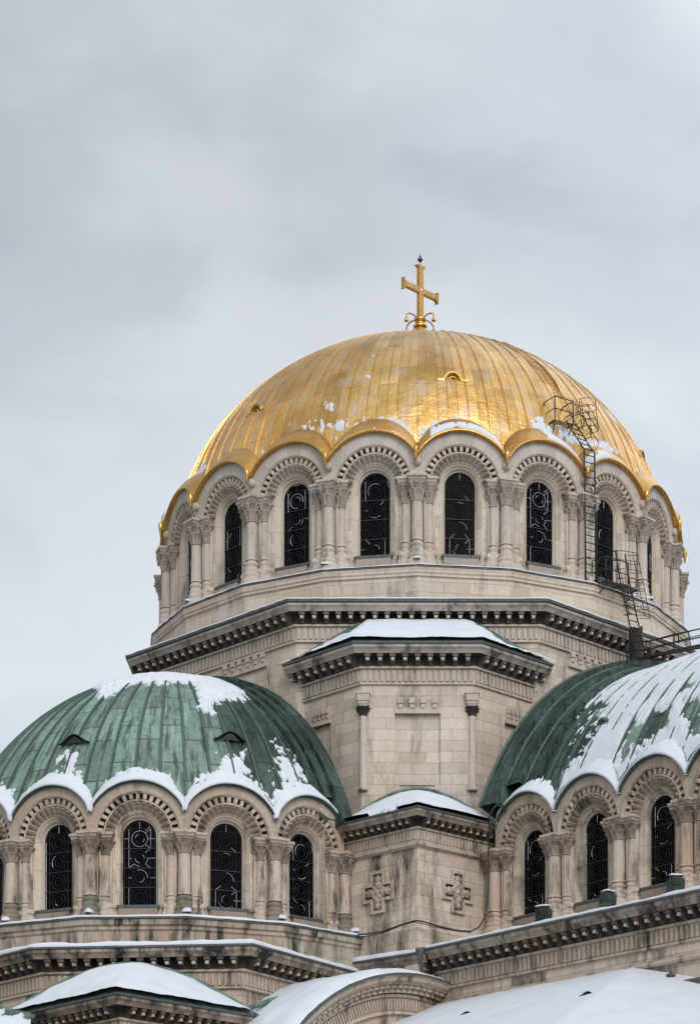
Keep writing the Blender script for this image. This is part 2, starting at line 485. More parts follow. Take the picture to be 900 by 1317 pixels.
def capital_mesh(r0, flare, h, aba, n=8, seed=1):
    """leafy bell with two rows of curling leaves, corner scrolls and a moulded abacus"""
    m = MB(); NT_, NZ = 72, 22; r_ = np.random.RandomState(seed)
    hb = h - .20
    T = np.linspace(0, 1, NZ + 1); A = np.linspace(0, 2 * PI, NT_, endpoint=False)
    aa, tt = np.meshgrid(A, T, indexing='ij')
    base = r0 * 1.02 + flare * tt ** 2.2 * .75
    def row(t0, t1, ph, amp):
        s = np.clip((tt - t0) / (t1 - t0), 0, 1); on = (tt >= t0) & (tt <= t1)
        u = ((aa / (2 * PI) * n + ph) % 1.0) - .5
        w = .47 * (1 - .25 * s); lob = .82 + .18 * np.cos(s * 20)
        sh = np.sqrt(np.clip(1 - (u / (w * lob)) ** 2, 0, 1)) - .30 * np.exp(-(u / .06) ** 2)
        return on * np.clip(sh, 0, 1) * amp * (.25 + .75 * s ** 1.6)
    rr = base + np.maximum(row(.03, .50, 0, .15), row(.34, .82, .5, .165))
    vol = np.clip(np.cos(4 * (aa - PI / 4)), 0, 1) ** 3 * np.clip((tt - .72) / .2, 0, 1) * .12
    rr = rr + vol
    rr = rr + .018 * (r_.rand(*rr.shape) - .5)
    m.grid(np.stack([rr * np.cos(aa), rr * np.sin(aa), tt * hb], -1), None, 0, True, close_u=True)
    # astragal under the leaves
    m.lathe([(r0, -.07), (r0 + .035, -.055), (r0 + .045, -.03), (r0 + .03, 0), (r0, .01)], 20, (0, 0, 0), 0)
    m.box((0, 0, hb + .03), (aba * 1.78, aba * 1.78, .07), None, 1)
    m.box((0, 0, hb + .085), (aba * 1.90, aba * 1.90, .045), None, 1)
    m.box((0, 0, hb + .155), (aba * 2.1, aba * 2.1, .095), None, 1)
    return m

def column_mesh(r, h):
    m = MB()
    m.lathe([(r * 1.12, 0), (r * 1.12, .03), (r * 1.02, .06), (r, .1), (r * .985, h * .5), (r * .94, h - .05), (r * .94, h)], 22, (0, 0, 0), 0)
    return m

def base_mesh(r, h, seed=1, big=True):
    m = MB(); k = r / .2
    p = [(.43, 0), (.43, .26), (.40, .33), (.35, .38), (.33, .42), (.355, .46), (.35, .51), (.30, .55), (.285, .60), (.30, .66), (.285, .71), (.25, .74), (.245, .79), (.275, .83), (.285, .87), (.27, .91), (.235, .94), (.225, 1.0), (.2, 1.0)]
    if not big: p = [(.36, 0), (.36, .40), (.33, .44), (.31, .47), (.33, .52), (.325, .56), (.28, .60), (.265, .68), (.28, .73), (.25, .77), (.245, .81), (.275, .85), (.28, .89), (.25, .93), (.225, .96), (.225, 1.0), (.2, 1.0)]
    prof = [(a * k, b * h) for a, b in p]
    n = 16
    P = []
    r_ = random.Random(seed)
    for i in range(n):
        a = 2 * PI * i / n
        row = []
        for q, (rad, z) in enumerate(prof):
            # square-ish at the foot, round above
            sq = max(0, 1 - (z / h) / .36)
            e = 1 / max(abs(math.cos(a)), abs(math.sin(a)))
            rr = rad * (1 + sq * (min(e, 1.22) - 1))
            row.append((rr * math.cos(a), rr * math.sin(a), z))
        P.append(row)
    m.grid(P, None, 0, True, close_u=True)
    return m

def pier_mesh(half, zb, zt, knob_z=None, zf=0):
    """masonry behind the three columns, in the corner frame"""
    m = MB()
    w = .30
    t = math.tan(half)
    poly = [(-.72, .72 * t + .34), (-.33, .34 * t + .26), (-.22, .15), (.22, .15), (.33, .34 * t + .26), (.72, .72 * t + .34), (.5, .9), (-.5, .9)]
    m.prism(poly, zb, zt, 0)
    for sx in (-1, 1):
        m.tube([(sx * .325, .325 * t + .10, zb), (sx * .325, .325 * t + .10, zt - .1)], .075, 10, 1)
        m.tube([(sx * .655, .655 * t + .22, zb), (sx * .655, .655 * t + .22, zt - .1)], .07, 10, 1)
    # plinth and torus that run behind all three feet
    c0 = [(-.80, .80 * t + .30), (-.72, .72 * t + .06), (-.40, .40 * t + .02), (.40, .40 * t + .02), (.72, .72 * t + .06), (.80, .80 * t + .30)]
    H = zf - zb - .3
    m.sweep(c0, [(.0, zb), (.07, zb), (.07, zb + .3 + H * .34), (.02, zb + .3 + H * .40), (.02, zb + .3 + H * .52), (.06, zb + .3 + H * .58), (.05, zb + .3 + H * .66), (.0, zb + .3 + H * .72), (-.12, zb + .3 + H * .78)], 0)
    if knob_z:
        m.lathe([(0.001, .17), (.1, .15), (.15, .05), (.17, -.05), (.12, -.16), (.001, -.2)], 12, (0, -.03, knob_z), 1)
    return m

def cluster_set(tag_, c, half, zledge, zbase, zcapb, zcap, mats, foot_mat, knob=None):
    """shared meshes of one order of column clusters (z relative to the arch centre)"""
    S = {}
    plain, blocks, capm = mats
    S['pier'] = pier_mesh(half, zledge - .3, zcap - .02, knob, zbase).mesh('pier_' + tag_, [blocks, plain])
    S['cap0'] = capital_mesh(.22, .25, zcap - zcapb, .40, 8, 3).mesh('capital_' + tag_, [capm, plain])
    S['cap1'] = capital_mesh(.163, .20, zcap - zcapb, .335, 7, 5).mesh('side_capital_' + tag_, [capm, plain])
    S['col0'] = column_mesh(.236, zcapb - zbase).mesh('shaft_' + tag_, [plain])
    S['col1'] = column_mesh(.176, zcapb - zbase).mesh('side_shaft_' + tag_, [plain])
    S['foot0'] = base_mesh(.205, zbase - zledge + .05, 1, True).mesh('foot_' + tag_, [foot_mat])
    S['foot1'] = base_mesh(.15, zbase - zledge + .05, 2, False).mesh('side_foot_' + tag_, [plain])
    S['z'] = (zledge, zbase, zcapb, zcap); S['half'] = half
    return S

def place_cluster(S, loc, rz, name='column_cluster'):
    p = link(name, S['pier'], CATH, loc, rz)
    zl, zb, zc, zt = S['z']; h = S['half']; s = .475
    for k, (x, y, big) in enumerate(((0, -.03, 0), (-s * math.cos(h), s * math.sin(h) + .17, 1), (s * math.cos(h), s * math.sin(h) + .17, 1))):
        rot = 0 if big == 0 else (-h if x < 0 else h)
        link('column_base', S['foot%d' % big], p, (x, y, zl - .05), rot)
        link('column', S['col%d' % big], p, (x, y, zb), rot)
        link('capital', S['cap%d' % big], p, (x, y, zc), rot)
    return p

def bay_set(tag_, c, R, zbot, zcap, zledge, mats):
    blocks, plain, dark, vous = mats
    S = {'bay': bay_mesh(c, R, zbot, zcap, zledge).mesh('bay_' + tag_, [blocks, plain, dark, vous]),
         'sill': sill_mesh(zbot).mesh('sill_' + tag_, [LEAD, plain]),
         'pane': pane_mesh(zbot).mesh('pane_' + tag_, [GLASS]),
         'tr': [tracery_mesh(zbot, 11 + 5 * k).mesh('tracery_' + tag_, [LEADCAME, CAMEPALE]) for k in range(6)]}
    return S

def place_bay(S, loc, rz, k):
    b = link('arched_bay', S['bay'], CATH, loc, rz)
    w = link('window', S['pane'], CATH, loc, rz)
    link('tracery', S['tr'][k % 6], w); link('sill', S['sill'], w)
    return b, w

VOUS_UP = stone('voussoir_pale', (.53, .48, .44), (.48, .42, .37), (.16, .14, .125), soot=.4, bw=.62, bh=.48)
VOUS_LOW = stone('voussoir_warm', (.46, .39, .325), (.43, .335, .25), (.07, .062, .055), soot=.7, bw=.62, bh=.48)
GROOVE = stone('dentil_groove', (.030, .027, .025), (.05, .043, .038), (.016, .015, .014), blocks=False, soot=.5)  # near-black groove stone: the shade of the recess is painted in

# ------------------------------------------------------------------ upper drum: 20 bays
UA = 11.62; UZ = 38.58; UN = 20; UH = PI / UN; UC = 2 * UA * math.tan(UH); UR = 2.10; URC = UA / math.cos(UH)
UB = bay_set('upper', UC, UR, -2.90, .14, -3.64, (STONE_UP, STONE_CAP_UP, GROOVE, VOUS_UP))
UCL = cluster_set('upper', UC, UH, -3.64, -2.48, -.83, .16, (STONE_UP_PLAIN, STONE_UP, STONE_CAP_UP), STONE_UP_PLAIN, knob=.80)
UPPER = []
for k in range(-6, 6):
    th = UH * (2 * k + 1)
    UPPER += place_bay(UB, (UA * math.sin(th), -UA * math.cos(th), UZ), th, (k * 7) % 6)
for k in range(-6, 7):
    th = UH * 2 * k
    UPPER.append(place_cluster(UCL, (URC * math.sin(th), -URC * math.cos(th), UZ), th))

# ------------------------------------------------------------------ lower orders
LZ = 22.29; LN = 16; LH = PI / LN; LRC = 9.0; LA = LRC * math.cos(LH); LC = 2 * LA * math.tan(LH); LR = 1.93
LCX, LCY, LPH = -10.15, -10.9, D(9.2)
LB = bay_set('lower', LC, LR, -2.64, .04, -3.29, (STONE_LOW, STONE_CAP_LOW, GROOVE, VOUS_LOW))
LCL = cluster_set('lower', LC, LH, -3.29, -2.32, -.71, .05, (STONE_LOW_PLAIN, STONE_LOW, STONE_CAP_LOW), STONE_MOSS)
for k in range(-4, 3):
    th = LPH + LH * (2 * k - 1)
    place_bay(LB, (LCX + LA * math.sin(th), LCY - LA * math.cos(th), LZ), th, (k * 5 + 1) % 6)
for k in range(-5, 3):
    th = LPH + LH * 2 * k
    place_cluster(LCL, (LCX + LRC * math.sin(th), LCY - LRC * math.cos(th), LZ), th)

# right arm: a straight clerestory that runs towards the viewer
RTH = D(-50.5); RU = np.array([math.cos(RTH), math.sin(RTH)]); RO = np.array([math.sin(RTH), -math.cos(RTH)])
RP = np.array([5.18, -19.25]); RS = 3.42
RB = bay_set('arm', RS, LR, -2.64, .04, -3.29, (STONE_LOW, STONE_CAP_LOW, GROOVE, VOUS_LOW))
RCL = cluster_set('arm', RS, 0.0, -3.29, -2.32, -.71, .05, (STONE_LOW_PLAIN, STONE_LOW, STONE_CAP_LOW), STONE_LOW_PLAIN)
R_CL = [(RP + RU * RS * k) for k in range(-1, 7)]
for k, p in enumerate(R_CL): place_cluster(RCL, (p[0], p[1], LZ), RTH)
for k in range(-1, 6):
    p = RP + RU * RS * (k + .5)
    place_bay(RB, (p[0], p[1], LZ), RTH, (k * 3 + 2) % 6)

# ------------------------------------------------------------------ scalloped eave of one bay, as points (n along x, profile)
EAVE = [(-.05, -.03), (.18, -.03), (.20, .0), (.195, .05), (.15, .10), (.05, .25), (-.10, .42), (-.32, .60), (-.62, .80)]
def eave_points(c, R, half, prof=EAVE, n=34, lift=0.0, dz_scale=1.0):
    X = np.linspace(-1, 1, n + 1) * c / 2; rows = []
    for x in X:
        z0 = math.sqrt(max(R * R - x * x, 0))
        rows.append([(x * (1 + o * math.tan(half) / (c / 2)), -o, z0 + dz * dz_scale) for o, dz in prof])
    return np.array(rows)
EAVE_L = [(-.05, -.015), (.10, -.015), (.12, .0), (.12, .04), (.08, .07), (.0, .15), (-.12, .30), (-.32, .52)]
def scallop(x, c, R): return np.sqrt(np.maximum(R * R - x * x, 0))

def dome_grid(cx, cy, a, b, zc, TH, zstart, nv):
    """ellipsoid from a scalloped foot to the crown; returns points, uv"""
    P = []; U = []
    t = np.linspace(0, 1, nv + 1)
    for th in TH:
        p0 = math.asin(max(-.2, min(.99, (zstart(th) - zc) / b)))
        ps = p0 + (PI / 2 - p0) * t
        r = a * np.cos(ps); z = zc + b * np.sin(ps)
        P.append(np.stack([cx + r * math.sin(th), cy - r * math.cos(th), z], -1))
        U.append(np.stack([np.full(nv + 1, th), ps * (a + b) / 2], -1))
    return np.array(P), np.array(U)
def seams(m, cx, cy, a, b, zc, THs, zstart, w, h, nv=30, top=.985, mat=0):
    for th in THs:
        p0 = math.asin((zstart(th) - zc) / b); ps = np.linspace(p0, PI / 2 * top, nv)
        tx = np.array([math.cos(th), math.sin(th), 0]); out = np.array([math.sin(th), -math.cos(th), 0])
        G = []
        for p in ps:
            c = np.array([cx, cy, zc]) + out * a * math.cos(p) + np.array([0, 0, b * math.sin(p)])
            nrm = out * math.cos(p) / a + np.array([0, 0, math.sin(p) / b]); nrm /= np.linalg.norm(nrm)
            ww = min(w, .35 * 2 * PI * a * math.cos(p) / max(len(THs), 1) + .004)
            G.append([c - tx * ww - nrm * .02, c - tx * ww * .7 + nrm * h, c + tx * ww * .7 + nrm * h, c + tx * ww - nrm * .02])
        m.grid(np.array(G), None, mat, False)

# ------------------------------------------------------------------ golden dome
GA, GB, GZC = 11.42, 10.15, 38.65
def g_start(th):
    k = round((th / UH - 1) / 2); x = math.tan(th - UH * (2 * k + 1)) * UA
    return UZ + float(scallop(x, UC, UR)) + .56
m = MB()
TH = np.linspace(-PI, PI, 20 * 24 + 1)
P, U = dome_grid(0, 0, GA, GB, GZC, TH, g_start, 64)
nz = vnoise(P * .55) * .022 + vnoise(P * 1.7) * .014
cdir = P - np.array([0, 0, GZC]); cdir /= np.linalg.norm(cdir, axis=-1, keepdims=True)
wt = np.linspace(1, 0, 65)[None, :, None] ** .3
P = P + cdir * nz[..., None] * wt
U[..., 0] *= 80 / (2 * PI)
m.grid(P, U, 0, True)
seams(m, 0, 0, GA, GB, GZC, [2 * PI * (k + .5) / 80 for k in range(80)], g_start, .034, .035, mat=1)
golden = m.build('golden_dome', [GOLD, GOLD_PLAIN], CATH); UPPER.append(golden)
ev = eave_points(UC, UR, UH)
qx = np.abs(np.linspace(-1, 1, ev.shape[0]))[:, None] ** 5; ev[..., 1] -= qx * np.clip(np.arange(len(EAVE))[None] > 0, 0, 1) * np.clip(1 - np.arange(len(EAVE))[None] / 6, 0, 1) * .18
EM = MB(); EM.grid(ev, None, 0, True)
EM.lathe([(.001, -.36), (.03, -.32), (.06, -.16), (.085, .0), (.11, .12), (.09, .26), (.001, .34)], 10, (UC / 2, -.30, UR * .5 - .02), 0)
em = EM.mesh('scalloped_eave', [GOLD_PLAIN])
for k in range(-7, 7):
    th = UH * (2 * k + 1); link('scalloped_eave', em, golden, (UA * math.sin(th), -UA * math.cos(th), UZ), th)

def dome_pt(cx, cy, a, b, zc, x, y):
    """where the sight line through a spot of the photo first meets an ellipsoid"""
    o = np.array([0, -CAM_D, CAM_Z]); d = at(x, y, 1.0) - o
    S = np.array([1 / a, 1 / a, 1 / b]); q = (o - np.array([cx, cy, zc])) * S; w = d * S
    A, B, C = w @ w, 2 * q @ w, q @ q - 1; disc = max(B * B - 4 * A * C, 0)
    p = o + d * (-B - math.sqrt(disc)) / (2 * A)
    n = (p - np.array([cx, cy, zc])) * S * S; n /= np.linalg.norm(n)
    return p, n

GOLD_SHADE = metal_dark('shaded_gilding', (.14, .075, .025), .5, .8)  # vent interiors: shade inside the opening put into a dark gold
def roof_vent(p, n, size, trim, parent, inside=IRON, name='roof_vent', flat=False):
    """half-round hooded opening that looks out level from a curved roof"""
    out = Vector((n[0], n[1], 0)).normalized(); th = math.atan2(out.x, -out.y)
    M = Matrix.Translation(Vector(p)) @ Matrix.Rotation(th, 4, 'Z')
    m = MB(); N = 20; ky = .62 if flat else 1.0
    dep = size * 1.6
    pts_o = []; 
    def arc(r, y, ex=1.0): return [(-r * ex * math.cos(PI * i / N), y, r * ky * math.sin(PI * i / N)) for i in range(N + 1)]
    y0 = -size * .55 if flat else -size * .15
    if flat:   # eyebrow that melts into the roof on both sides
        def brow(y, s):
            return [(size * 1.9 * (2 * i / N - 1) * s, y, size * .95 * max(0, math.cos(PI / 2 * (2 * i / N - 1))) ** 1.6 * s) for i in range(N + 1)]
        m.grid([xform(M, brow(y0, 1)), xform(M, brow(y0 + size * .25, 1.02)), xform(M, brow(size * 1.7, .75)), xform(M, brow(size * 3.2, .3))], None, 0, True)
        inn = [(a[0] * .62, y0 + .05, a[2] * .80) for a in brow(0, 1)]
        v = xform(M, inn); m.add(v, [tuple(range(len(v)))], None, 1)
        e = xform(M, brow(y0 - .01, 1)); m.tube([tuple(q) for q in e], size * .06, 5, 0)
    else:
        m.grid([xform(M, arc(size, y0)), xform(M, arc(size * 1.04, y0)), xform(M, arc(size * 1.04, dep)), xform(M, arc(size * .9, dep))], None, 0, True)
        m.grid([xform(M, arc(size * .62, y0 + .06)), xform(M, arc(size * .64, y0)), xform(M, arc(size, y0))], None, 0, True)
        v = xform(M, arc(size * .62, y0 + .05)); m.add(v, [tuple(range(len(v)))], None, 1)
        e = xform(M, arc(size * .84, y0 - .02)); m.tube([tuple(q) for q in e], size * .10, 6, 0)
        e = xform(M, arc(size * .36, y0 + .0)); m.tube([tuple(q) for q in e], size * .09, 5, 0)
        for sx in (-1, 1):
            v = xform(M, [(sx * size * 1.35, y0, -.02)])[0]; m.box(v, (size * .75, size * .3, size * .22), Matrix.Rotation(th, 4, 'Z'), 0)
    return m.build(name, [trim, inside], parent)
for (x, y) in ((582, 488), (328, 528), (822, 590)):
    p, n = dome_pt(0, 0, GA, GB, GZC, x, y); roof_vent(p - n * .06, n, .36, GOLD_PLAIN, golden, GOLD_SHADE)

# ------------------------------------------------------------------ cross
CX = empty('cross'); CX.parent = CATH; CX.location = (.11, 0, 49.62)
CRZ = D(45)
m = MB(); m.lathe([(1.05, -1.3), (.85, -.75), (.62, -.15), (.50, .18), (.40, .36), (.24, .50), (.20, .56)], 24, (0, 0, 0), 0)
m.build('dome_boss', GOLD_PLAIN, CX)
m = MB(); m.lathe([(.20, .5), (.30, .53), (.32, .60), (.22, .66), (.20, .78), (.26, .82), (.29, .90), (.24, .97), (.16, 1.0)], 20, (0, 0, 0), 0)
m.build('collar', GOLD_PLAIN, CX)
GOLD_CARVED, nt_, b_ = newmat('gilded_relief'); N_ = NT(nt_)
vv = N_.n('TexVoronoi'); vv.inputs['Scale'].default_value = 11; N_.l(N_.geo(), vv.inputs['Vector'])
N_.l(N_.mix(N_.ramp(vv.outputs['Distance'], [(.15, 0), (.6, 1)]), (.80, .50, .19), (.52, .28, .085)), b_.inputs['Base Color'])
b_.inputs['Metallic'].default_value = 1; b_.inputs['Roughness'].default_value = .38
N_.bump(vv.outputs['Distance'], .6, .03, b_)
def cross_bar(m, p0, p1, w, dpt, side, mat_face=1):
    p0, p1 = Vector(p0), Vector(p1); t = (p1 - p0).normalized(); L = (p1 - p0).length
    f = Vector((math.sin(CRZ), -math.cos(CRZ), 0)); s = t.cross(f)
    R3 = Matrix((s, f, t)).transposed().to_4x4()
    c = (p0 + p1) / 2
    m.box(c, (w, dpt, L), R3, 0)
    for sg in (-1, 1): m.box(c + f * sg * (dpt / 2 + .004), (w * .72, .02, L - .1), R3, 1)
m = MB()
r45 = Vector((math.cos(CRZ), math.sin(CRZ), 0))
# the upright
cross_bar(m, (0, 0, .95), (0, 0, 3.20), .29, .15, None)
m.build('upright', [GOLD_PLAIN, GOLD_CARVED], CX)
m = MB(); zc_ = 2.22
for sg in (-1, 1):
    cross_bar(m, tuple(r45 * sg * .14 + Vector((0, 0, zc_))), tuple(r45 * sg * .96 + Vector((0, 0, zc_))), .27, .13, None)
m.build('crossbar', [GOLD_PLAIN, GOLD_CARVED], CX)
def flared_end(c, t, s, f):
    m = MB(); V = []
    prof = [(-.02, .13), (.05, .14), (.10, .17), (.14, .23), (.165, .245), (.18, .21), (.185, .08)]
    G = []
    for q, w in prof:
        G.append([Vector(c) + t * q + s * sx * w + f * fy * .085 for sx, fy in ((-1, -1), (1, -1), (1, 1), (-1, 1))])
    m.grid([[tuple(v) for v in r] for r in G], None, 0, False, close_v=True)
    m.add([tuple(v) for v in G[-1]], [(0, 1, 2, 3)], None, 0)
    for sx in (-1, 1): m.tube([tuple(Vector(c) + t * .15 + s * sx * .235 - f * .10), tuple(Vector(c) + t * .15 + s * sx * .235 + f * .10)], .035, 8, 0)
    return m.build('flared_end', [GOLD_PLAIN], CX)
fvec = Vector((math.sin(CRZ), -math.cos(CRZ), 0)); zup = Vector((0, 0, 1))
flared_end((0, 0, 3.18), zup, r45, fvec)
for sg in (-1, 1): flared_end(tuple(r45 * sg * .94 + Vector((0, 0, zc_))), r45 * sg, zup, fvec)
m = MB(); m.lathe([(.001, .05), (.04, .04), (.07, .0), (.08, -.02), (.001, -.03)], 12, (0, 0, 0), 0)
b = m.build('centre_jewel', metal_dark('silvered_stone', (.45, .45, .5), .3, .4), CX, tuple(fvec * .09 + Vector((0, 0, zc_)))); b.rotation_euler = (PI / 2, 0, CRZ)
for a in (0, 90, 180, 270):
    m = MB(); dr = Vector((math.cos(CRZ + D(a)), math.sin(CRZ + D(a)), 0))
    path = []
    for i in range(17):
        q = D(190 - i * 190 / 16); path.append(tuple(dr * (.52 + .36 * math.cos(q)) + Vector((0, 0, .80 + .20 * math.sin(q)))))
    path.append(tuple(dr * .88 + Vector((0, 0, .66))))
    m.tube(path, .034, 6, 0)
    m.lathe([(.001, .12), (.05, .10), (.10, .02), (.11, -.03), (.07, -.07), (.001, -.08)], 10, (dr.x * .88, dr.y * .88, .60), 0)
    m.build('scroll_ornament', GOLD_PLAIN, CX)
m = MB()
m.tube([(0, 0, 3.32), (0, 0, 3.55)], .018, 6, 0)
m.lathe([(.001, .0), (.04, .02), (.09, .07), (.13, .13), (.125, .15), (.08, .18), (.04, .21), (.06, .24), (.05, .28), (.015, .34), (.001, .44)], 14, (0, 0, 3.52), 0)
m.build('lightning_rod', metal_dark('dark_steel', (.03, .035, .045), .4, .6), CX)

# ------------------------------------------------------------------ cornices
CROWN = [(-.45, 0), (.80, 0), (.80, -.07), (.74, -.09), (.73, -.20), (.66, -.27), (.60, -.36), (.58, -.40), (.10, -.40)]
BED = [(.10, -.40), (.10, -.80)]
FRZ = [(.17, -.80), (.17, -.88), (.06, -.92), (.04, -1.40), (.10, -1.42), (.10, -1.50), (.0, -1.53)]
def cornice(name, path, ztop, mats, parent=CATH, sc_=1.0, flutes=True, frieze_h=1.0):
    """moulded crown on carved brackets over a fluted frieze; path = wall line, outward on the right"""
    m = MB()
    cr = [(o * sc_, ztop + z * sc_) for o, z in CROWN]
    fz = [(o * sc_, ztop + z * sc_) for o, z in [(.10, -.80)] + FRZ]
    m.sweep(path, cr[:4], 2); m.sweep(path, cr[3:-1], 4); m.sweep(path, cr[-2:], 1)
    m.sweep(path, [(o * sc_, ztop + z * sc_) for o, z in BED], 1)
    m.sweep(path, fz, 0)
    for (a, b) in zip(path[:-1], path[1:]):
        a = np.array(a); b = np.array(b); L = np.linalg.norm(b - a); t = (b - a) / L; o = np.array([t[1], -t[0]])
        R3 = Matrix.Rotation(math.atan2(t[1], t[0]), 4, 'Z')
        n = max(2, round(L / (.50 * sc_)))
        for k in range(n):
            p = a + t * L * (k + .5) / n
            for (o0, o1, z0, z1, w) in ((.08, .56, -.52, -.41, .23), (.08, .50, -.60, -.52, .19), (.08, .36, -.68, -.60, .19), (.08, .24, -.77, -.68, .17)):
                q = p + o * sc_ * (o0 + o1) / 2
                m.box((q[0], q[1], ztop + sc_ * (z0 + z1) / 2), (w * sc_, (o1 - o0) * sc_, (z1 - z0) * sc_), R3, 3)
            q = p + o * sc_ * .46
            m.box((q[0], q[1], ztop - .605 * sc_), (.13 * sc_, .12 * sc_, .11 * sc_), R3, 0)
        if flutes:
            n = max(2, round(L / (.235 * sc_)))
            for k in range(n):
                p = a + t * L * (k + .5) / n + o * sc_ * .075
                m.box((p[0], p[1], ztop - 1.16 * sc_), (.115 * sc_, .09 * sc_, .44 * sc_), R3, 0)
    return m.build(name, mats, parent)
C_UP = [STONE_UP_PLAIN, STONE_SOOT_SHADE, LEAD, STONE_BRK_UP, STONE_CROWN_UP]
C_LOW = [STONE_LOW_PLAIN, STONE_SOOT_SHADE, LEAD, STONE_BRK_LOW, STONE_CROWN_LOW]

def ngon(N, apo, ph, c=(0, 0), a0=None, a1=None):
    r = apo / math.cos(PI / N)
    ks = range(N) if a0 is None else range(a0, a1)
    return [(c[0] + r * math.sin(ph + 2 * PI * k / N), c[1] - r * math.cos(ph + 2 * PI * k / N)) for k in ks]

# main octagon
OA = 11.92
octo = ngon(8, OA, D(22.5))
m = MB(); m.prism(octo[::1], 16, 33.3, 0); octagon = m.build('octagon_wall', [STONE_UP], CATH)
cornice('octagon_cornice', ngon(8, OA, D(-22.5 - 90), a0=0, a1=7), 33.42, C_UP)
# sloping stone apron between cornice and parapet
m = MB()
ringo = ngon(8, OA + .75, D(22.5)); 
m.prism(ringo, 33.30, 33.46, 0)
m.build('cornice_top', [LEAD], CATH)
# the ring wall that carries the drum
path = ngon(20, 12.16, 0); 
m = MB()
m.sweep(path, [(0, 33.40), (0, 33.62), (-.03, 33.64), (-.03, 34.48), (.05, 34.52), (.05, 34.60), (.10, 34.66), (.12, 34.86)], 0, closed=True)
m.sweep(path, [(.12, 34.86), (.15, 34.87), (.15, 34.91), (.0, 34.945), (-1.6, 34.95)], 1, closed=True)
UPPER.append(m.build('drum_parapet', [STONE_UP, LEAD], CATH))

def crenel_band(m, M, x0, x1, z, n, mat=0, drop=0.0):
    """little toothed cornice that caps a sunken wall panel"""
    L = x1 - x0
    R3 = M.to_3x3().to_4x4()
    def bx(x, o0, o1, z0, z1, w):
        c = xform(M, [(x, -(o0 + o1) / 2, (z0 + z1) / 2)])[0]; m.box(c, (w, o1 - o0, z1 - z0), R3, mat)
    bx((x0 + x1) / 2, -.02, .10, z - .62, z - .50, L)
    bx((x0 + x1) / 2, -.02, .06, z - .50, z - .40, L)
    for k in range(n):
        x = x0 + L * (k + .5) / n
        bx(x, -.02, .14, z - .22, z, L / n * .52); bx(x, -.02, .10, z - .40, z - .22, L / n * .40)
for s in (-1, 1):
    m = MB()
    M = facet_M(D(45) * s, OA, 0)
    a = 4.94 - 1.75; b = 4.94 - 4.6
    x0, x1 = (b, a) if s < 0 else (-a, -b)
    crenel_band(m, M, x0, x1, 31.95, 6)
    R3 = M.to_3x3().to_4x4()
    for (xa, xb, za, zb) in ((x0 - .25, x0, 22, 31.3), (x1, x1 + .25, 22, 31.3)):
        c = xform(M, [((xa + xb) / 2, -.03, (za + zb) / 2)])[0]; m.box(c, (xb - xa, .10, zb - za), R3, 1)
    m.build('wall_panel', [STONE_UP_PLAIN, STONE_UP], CATH)

# ------------------------------------------------------------------ half-octagon tower in front of the octagon
tw = [(-4.95, -11.53), (-2.23, -14.30), (2.23, -14.30), (4.95, -11.53)]
m = MB(); poly = [(-4.62, -10), (-4.55, -11.85), (-2.18, -14.20), (2.18, -14.20), (4.55, -11.85), (4.62, -10)]
m.prism(poly, 14, 30.9, 0)
# facing blocks leave a sunken panel on every face
for i, (a, b, pan) in enumerate(((tw[0], tw[1], .50), (tw[1], tw[2], .90), (tw[2], tw[3], .50))):
    a = np.array(a); b = np.array(b); L = np.linalg.norm(b - a); t = (b - a) / L; th = math.atan2(t[1], t[0]); mid = (a + b) / 2
    M = Matrix.Translation((mid[0], mid[1], 0)) @ Matrix.Rotation(th, 4, 'Z'); R3 = Matrix.Rotation(th, 4, 'Z')
    cx_ = 0 if i == 1 else (-.35 if i == 0 else .35)
    def bx(x0, x1, z0, z1):
        c = xform(M, [((x0 + x1) / 2, .04, (z0 + z1) / 2)])[0]; m.box(c, (x1 - x0, .12, z1 - z0), R3, 0)
    bx(-L / 2, cx_ - pan, 14, 29.6); bx(cx_ + pan, L / 2, 14, 29.6); bx(cx_ - pan, cx_ + pan, 28.42, 29.6); bx(cx_ - pan, cx_ + pan, 14, 25.55)
    crenel_band(m, M, cx_ - pan, cx_ + pan, 28.95, 4, 1)
    if i == 1:
        c = xform(M, [(0, -.03, 25.55)])[0]; m.box(c, (pan * 1.55, .1, .14), R3, 1)
m.build('tower_wall', [STONE_UP, STONE_UP_PLAIN], CATH)
cornice('tower_cornice', tw, 30.98, C_UP)
for sx in (-1, 1):
    m = MB(); zt, zb = 28.85, 25.25
    m.lathe([(.16, 0), (.20, .02), (.21, .10), (.17, .14), (.185, .20), (.15, .26), (.145, zt - zb - .55)], 16, (0, 0, zb), 0)
    p = m.build('corner_column', [STONE_UP_PLAIN], CATH, (2.16 * sx, -14.30, 0), 0)
    c = capital_mesh(.14, .10, .50, .20, 7, 8)
    o = c.build('capital', [STONE_SOOT_SHADE, STONE_UP_PLAIN], p, (0, 0, zt - .55))
    c = MB(); c.box((0, 0, .14), (.48, .48, .28), None, 0, 1.1); c.box((0, 0, .31), (.58, .58, .08), None, 0)
    c.build('impost_block', [STONE_UP_PLAIN], p, (0, 0, zt - .04))

